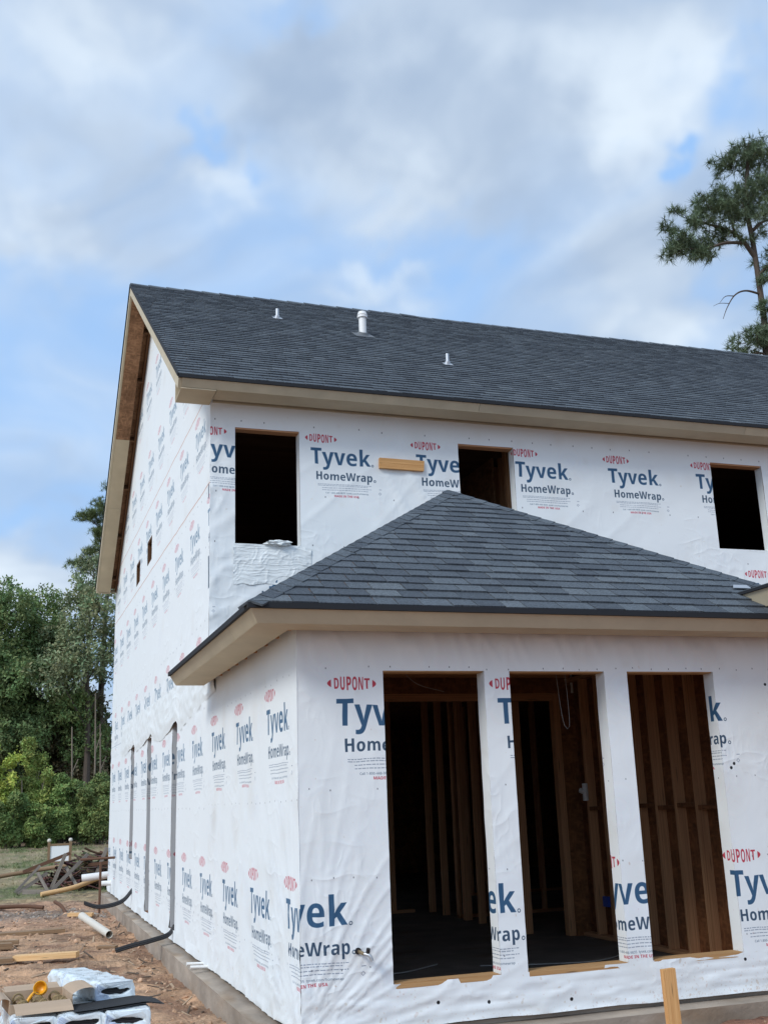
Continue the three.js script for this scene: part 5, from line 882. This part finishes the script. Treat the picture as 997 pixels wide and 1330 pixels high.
function pine(name, label, base, spine, clusters, limbList, seed, tone, dens = 1) {
  const t = thing(name, label, 'tree', base), R = rng(seed), rel = (p) => V(...p).sub(base);
  limbs(t, [[spine.map(rel), 0.25, 0.07], ...limbList.map(([pts, r0, r1]) => [pts.map(rel), r0, r1])], bark);
  const list = [], twigs = [];
  for (const [cx, cy, cz, rx, ry, rz, n] of clusters) {
    const c = rel([cx, cy, cz]); let made = 0;
    for (let i = 0; i < n; i++) {
      const d = V(R() - 0.5, R() - 0.5, R() - 0.5).normalize(), r = Math.pow(R(), 0.5), e = V(c.x + d.x * rx * r, c.y + d.y * ry * r, c.z + d.z * rz * r); if (fbm3(e.x * 0.9 + seed, e.y * 1.1, e.z * 0.9, 2) < -0.16) continue;
      const q = e.clone().lerp(c, 0.45).add(V(0, -0.12, 0)); if (i % 3 === 0) twigs.push(tube([q, e.clone().lerp(q, 0.4).add(V(0, -0.06, 0)), e], 0.012, 3, 4));
      for (let k = 0; k < 2.3 * dens; k++) { const p = e.clone().add(V((R() - 0.5) * 0.46, (R() - 0.4) * 0.30, (R() - 0.5) * 0.42)), v = 0.6 + 0.7 * R(); list.push({ p, rot: [R() * 1.2 - 0.6, R() * 6.28, R() * 1.2 - 0.6], s: V(1, 1, 1).multiplyScalar(0.8 + R() * 0.5), c: tone.map((x) => x * v) }); }
    }
  }
  if (twigs.length) part('twigs', merge(twigs), bark, t, { kind: 'stuff' });
  scatter('crown', needleTuft, needleMat, list.length, (i) => list[i], t);
  return t;
}
{
  const X = 25.3, Zp = -25; // trunk point, tall pine right of the house
  pine('pine_tree', 'tall pine with an open crown rising behind the roof at the right', V(25.1, GY, Zp), [[25.1, GY - 0.3, Zp], [25.1, 8, Zp], [25.24, 17.2, Zp], [25.38, 18.9, Zp], [25.37, 20.5, Zp], [25.36, 22.2, Zp], [25.25, 23.6, Zp], [25.5, 25.5, Zp], [25.9, 27, Zp]], [
    [24.7, 24.2, -25.1, 1.5, 0.62, 1.3, 90], [23.5, 23.55, -24.9, 0.8, 0.5, 0.9, 46], [22.7, 23.0, -25.2, 0.75, 0.42, 0.7, 36], [25.6, 24.6, -25.2, 1.6, 0.8, 1.5, 85], [25.0, 23.3, -24.4, 1.1, 0.55, 0.8, 40], [24.0, 22.75, -25.2, 0.9, 0.45, 0.9, 40],
    [22.3, 21.9, -25, 0.9, 0.42, 0.8, 50], [21.55, 21.35, -25.1, 0.5, 0.5, 0.5, 26], [22.6, 21.25, -24.7, 0.5, 0.35, 0.5, 20], [23.2, 22.1, -25.3, 0.6, 0.3, 0.6, 22], [21.9, 23.25, -25.1, 0.30, 0.22, 0.3, 7], [21.3, 22.3, -25, 0.35, 0.35, 0.35, 9],
    [25.5, 26.3, -25, 0.9, 0.6, 0.9, 50], [24.6, 25.9, -25.2, 0.62, 0.42, 0.6, 28], [26.4, 26.6, -25, 0.9, 0.7, 0.9, 44], [26.6, 25.3, -25.2, 1.0, 0.7, 1, 44], [27, 23.6, -25, 1.2, 0.8, 1.2, 50],
    [25.0, 22.3, -25, 0.4, 0.3, 0.4, 10], [25.8, 21.3, -24.8, 0.5, 0.9, 0.5, 24], [25.3, 20.6, -24.6, 0.35, 0.3, 0.4, 10], [26.5, 21.5, -25, 0.9, 0.9, 0.9, 34],
    [24.8, 18.0, -24.9, 0.95, 0.6, 0.9, 70], [24.1, 17.3, -25, 0.5, 0.32, 0.5, 24], [25.5, 18.5, -24.9, 0.6, 0.6, 0.6, 34], [25.9, 17.4, -25, 0.8, 0.6, 0.8, 40], [25.3, 19.2, -24.6, 0.4, 0.5, 0.4, 16],
  ], [
    [[[25.37, 21.7, Zp], [24.6, 22.6, Zp], [23.4, 22.95, -25.1], [22.5, 23.1, -25.2]], 0.10, 0.025], [[[25.0, 22.3, Zp], [24.0, 22.15, -25], [23.0, 21.75, -25], [22.0, 21.6, -25], [21.5, 21.3, -25]], 0.08, 0.018], [[[24.5, 22.5, Zp], [24.6, 23.3, -25.1], [25.0, 23.8, -25.2]], 0.06, 0.02], [[[25.37, 20.1, Zp], [24.6, 20.1, -24.9], [24.0, 19.8, -24.8], [23.55, 19.2, -24.8], [23.3, 18.7, -24.8]], 0.05, 0.010], [[[23.95, 19.75, -24.8], [23.5, 19.65, -24.75], [23.15, 19.3, -24.7]], 0.022, 0.007], [[[23.7, 19.4, -24.8], [23.3, 19.4, -24.9], [23.0, 19.25, -24.9]], 0.016, 0.006], [[[25.4, 22.9, Zp], [26.0, 23.4, -25], [26.8, 23.6, -25]], 0.08, 0.02], [[[25.35, 20.9, Zp], [25.8, 21.3, -24.8], [26.4, 21.6, -25]], 0.07, 0.02], [[[25.3, 17.4, Zp], [24.9, 17.5, -24.9], [24.2, 17.3, -25]], 0.05, 0.015], [[[22.6, 23.1, -25.2], [22.1, 23.15, -25.1], [21.85, 23.3, -25.1]], 0.02, 0.008], [[[25.3, 18.2, Zp], [25.6, 18.5, -25], [26, 18.4, -25]], 0.05, 0.015],
  ], 91, [0.185, 0.245, 0.15]);
  // tall pine at the left, half hidden by the gable
  const z = -62;
  pine('pine_tree', 'tall slender pine at the left, partly hidden behind the gable', V(3.1, GY, z), [[3.1, GY - 0.3, z], [3.15, 6, z], [3.25, 12, z], [3.5, 17, z], [3.7, 21.5, z]], [
    [2.2, 19.4, z, 1.0, 0.5, 0.9, 60], [3.2, 20.1, z, 1.1, 0.6, 1, 60], [3.0, 18.2, z + 0.2, 0.9, 0.5, 0.9, 50], [2.5, 17.2, z, 0.8, 0.5, 0.8, 46], [3.6, 17.5, z, 1.2, 0.8, 1, 60], [1.9, 16.3, z, 1.1, 0.6, 1, 60], [3.2, 16.0, z, 1.2, 0.7, 1.1, 60], [4.2, 19, z, 1.1, 1.2, 1.1, 60], [3.8, 21.5, z, 0.9, 0.8, 0.9, 50],
  ], [[[[3.45, 17.8, z], [2.9, 18.6, z], [2.1, 19.2, z]], 0.07, 0.02], [[[3.4, 16, z], [2.7, 16.6, z], [2.2, 17, z]], 0.07, 0.02], [[[3.3, 14.6, z], [2.6, 15.4, z], [1.8, 16, z]], 0.07, 0.02]], 92, [0.20, 0.25, 0.11], 1.4);
}

shadows(scene);
renderer.render(scene, camera);
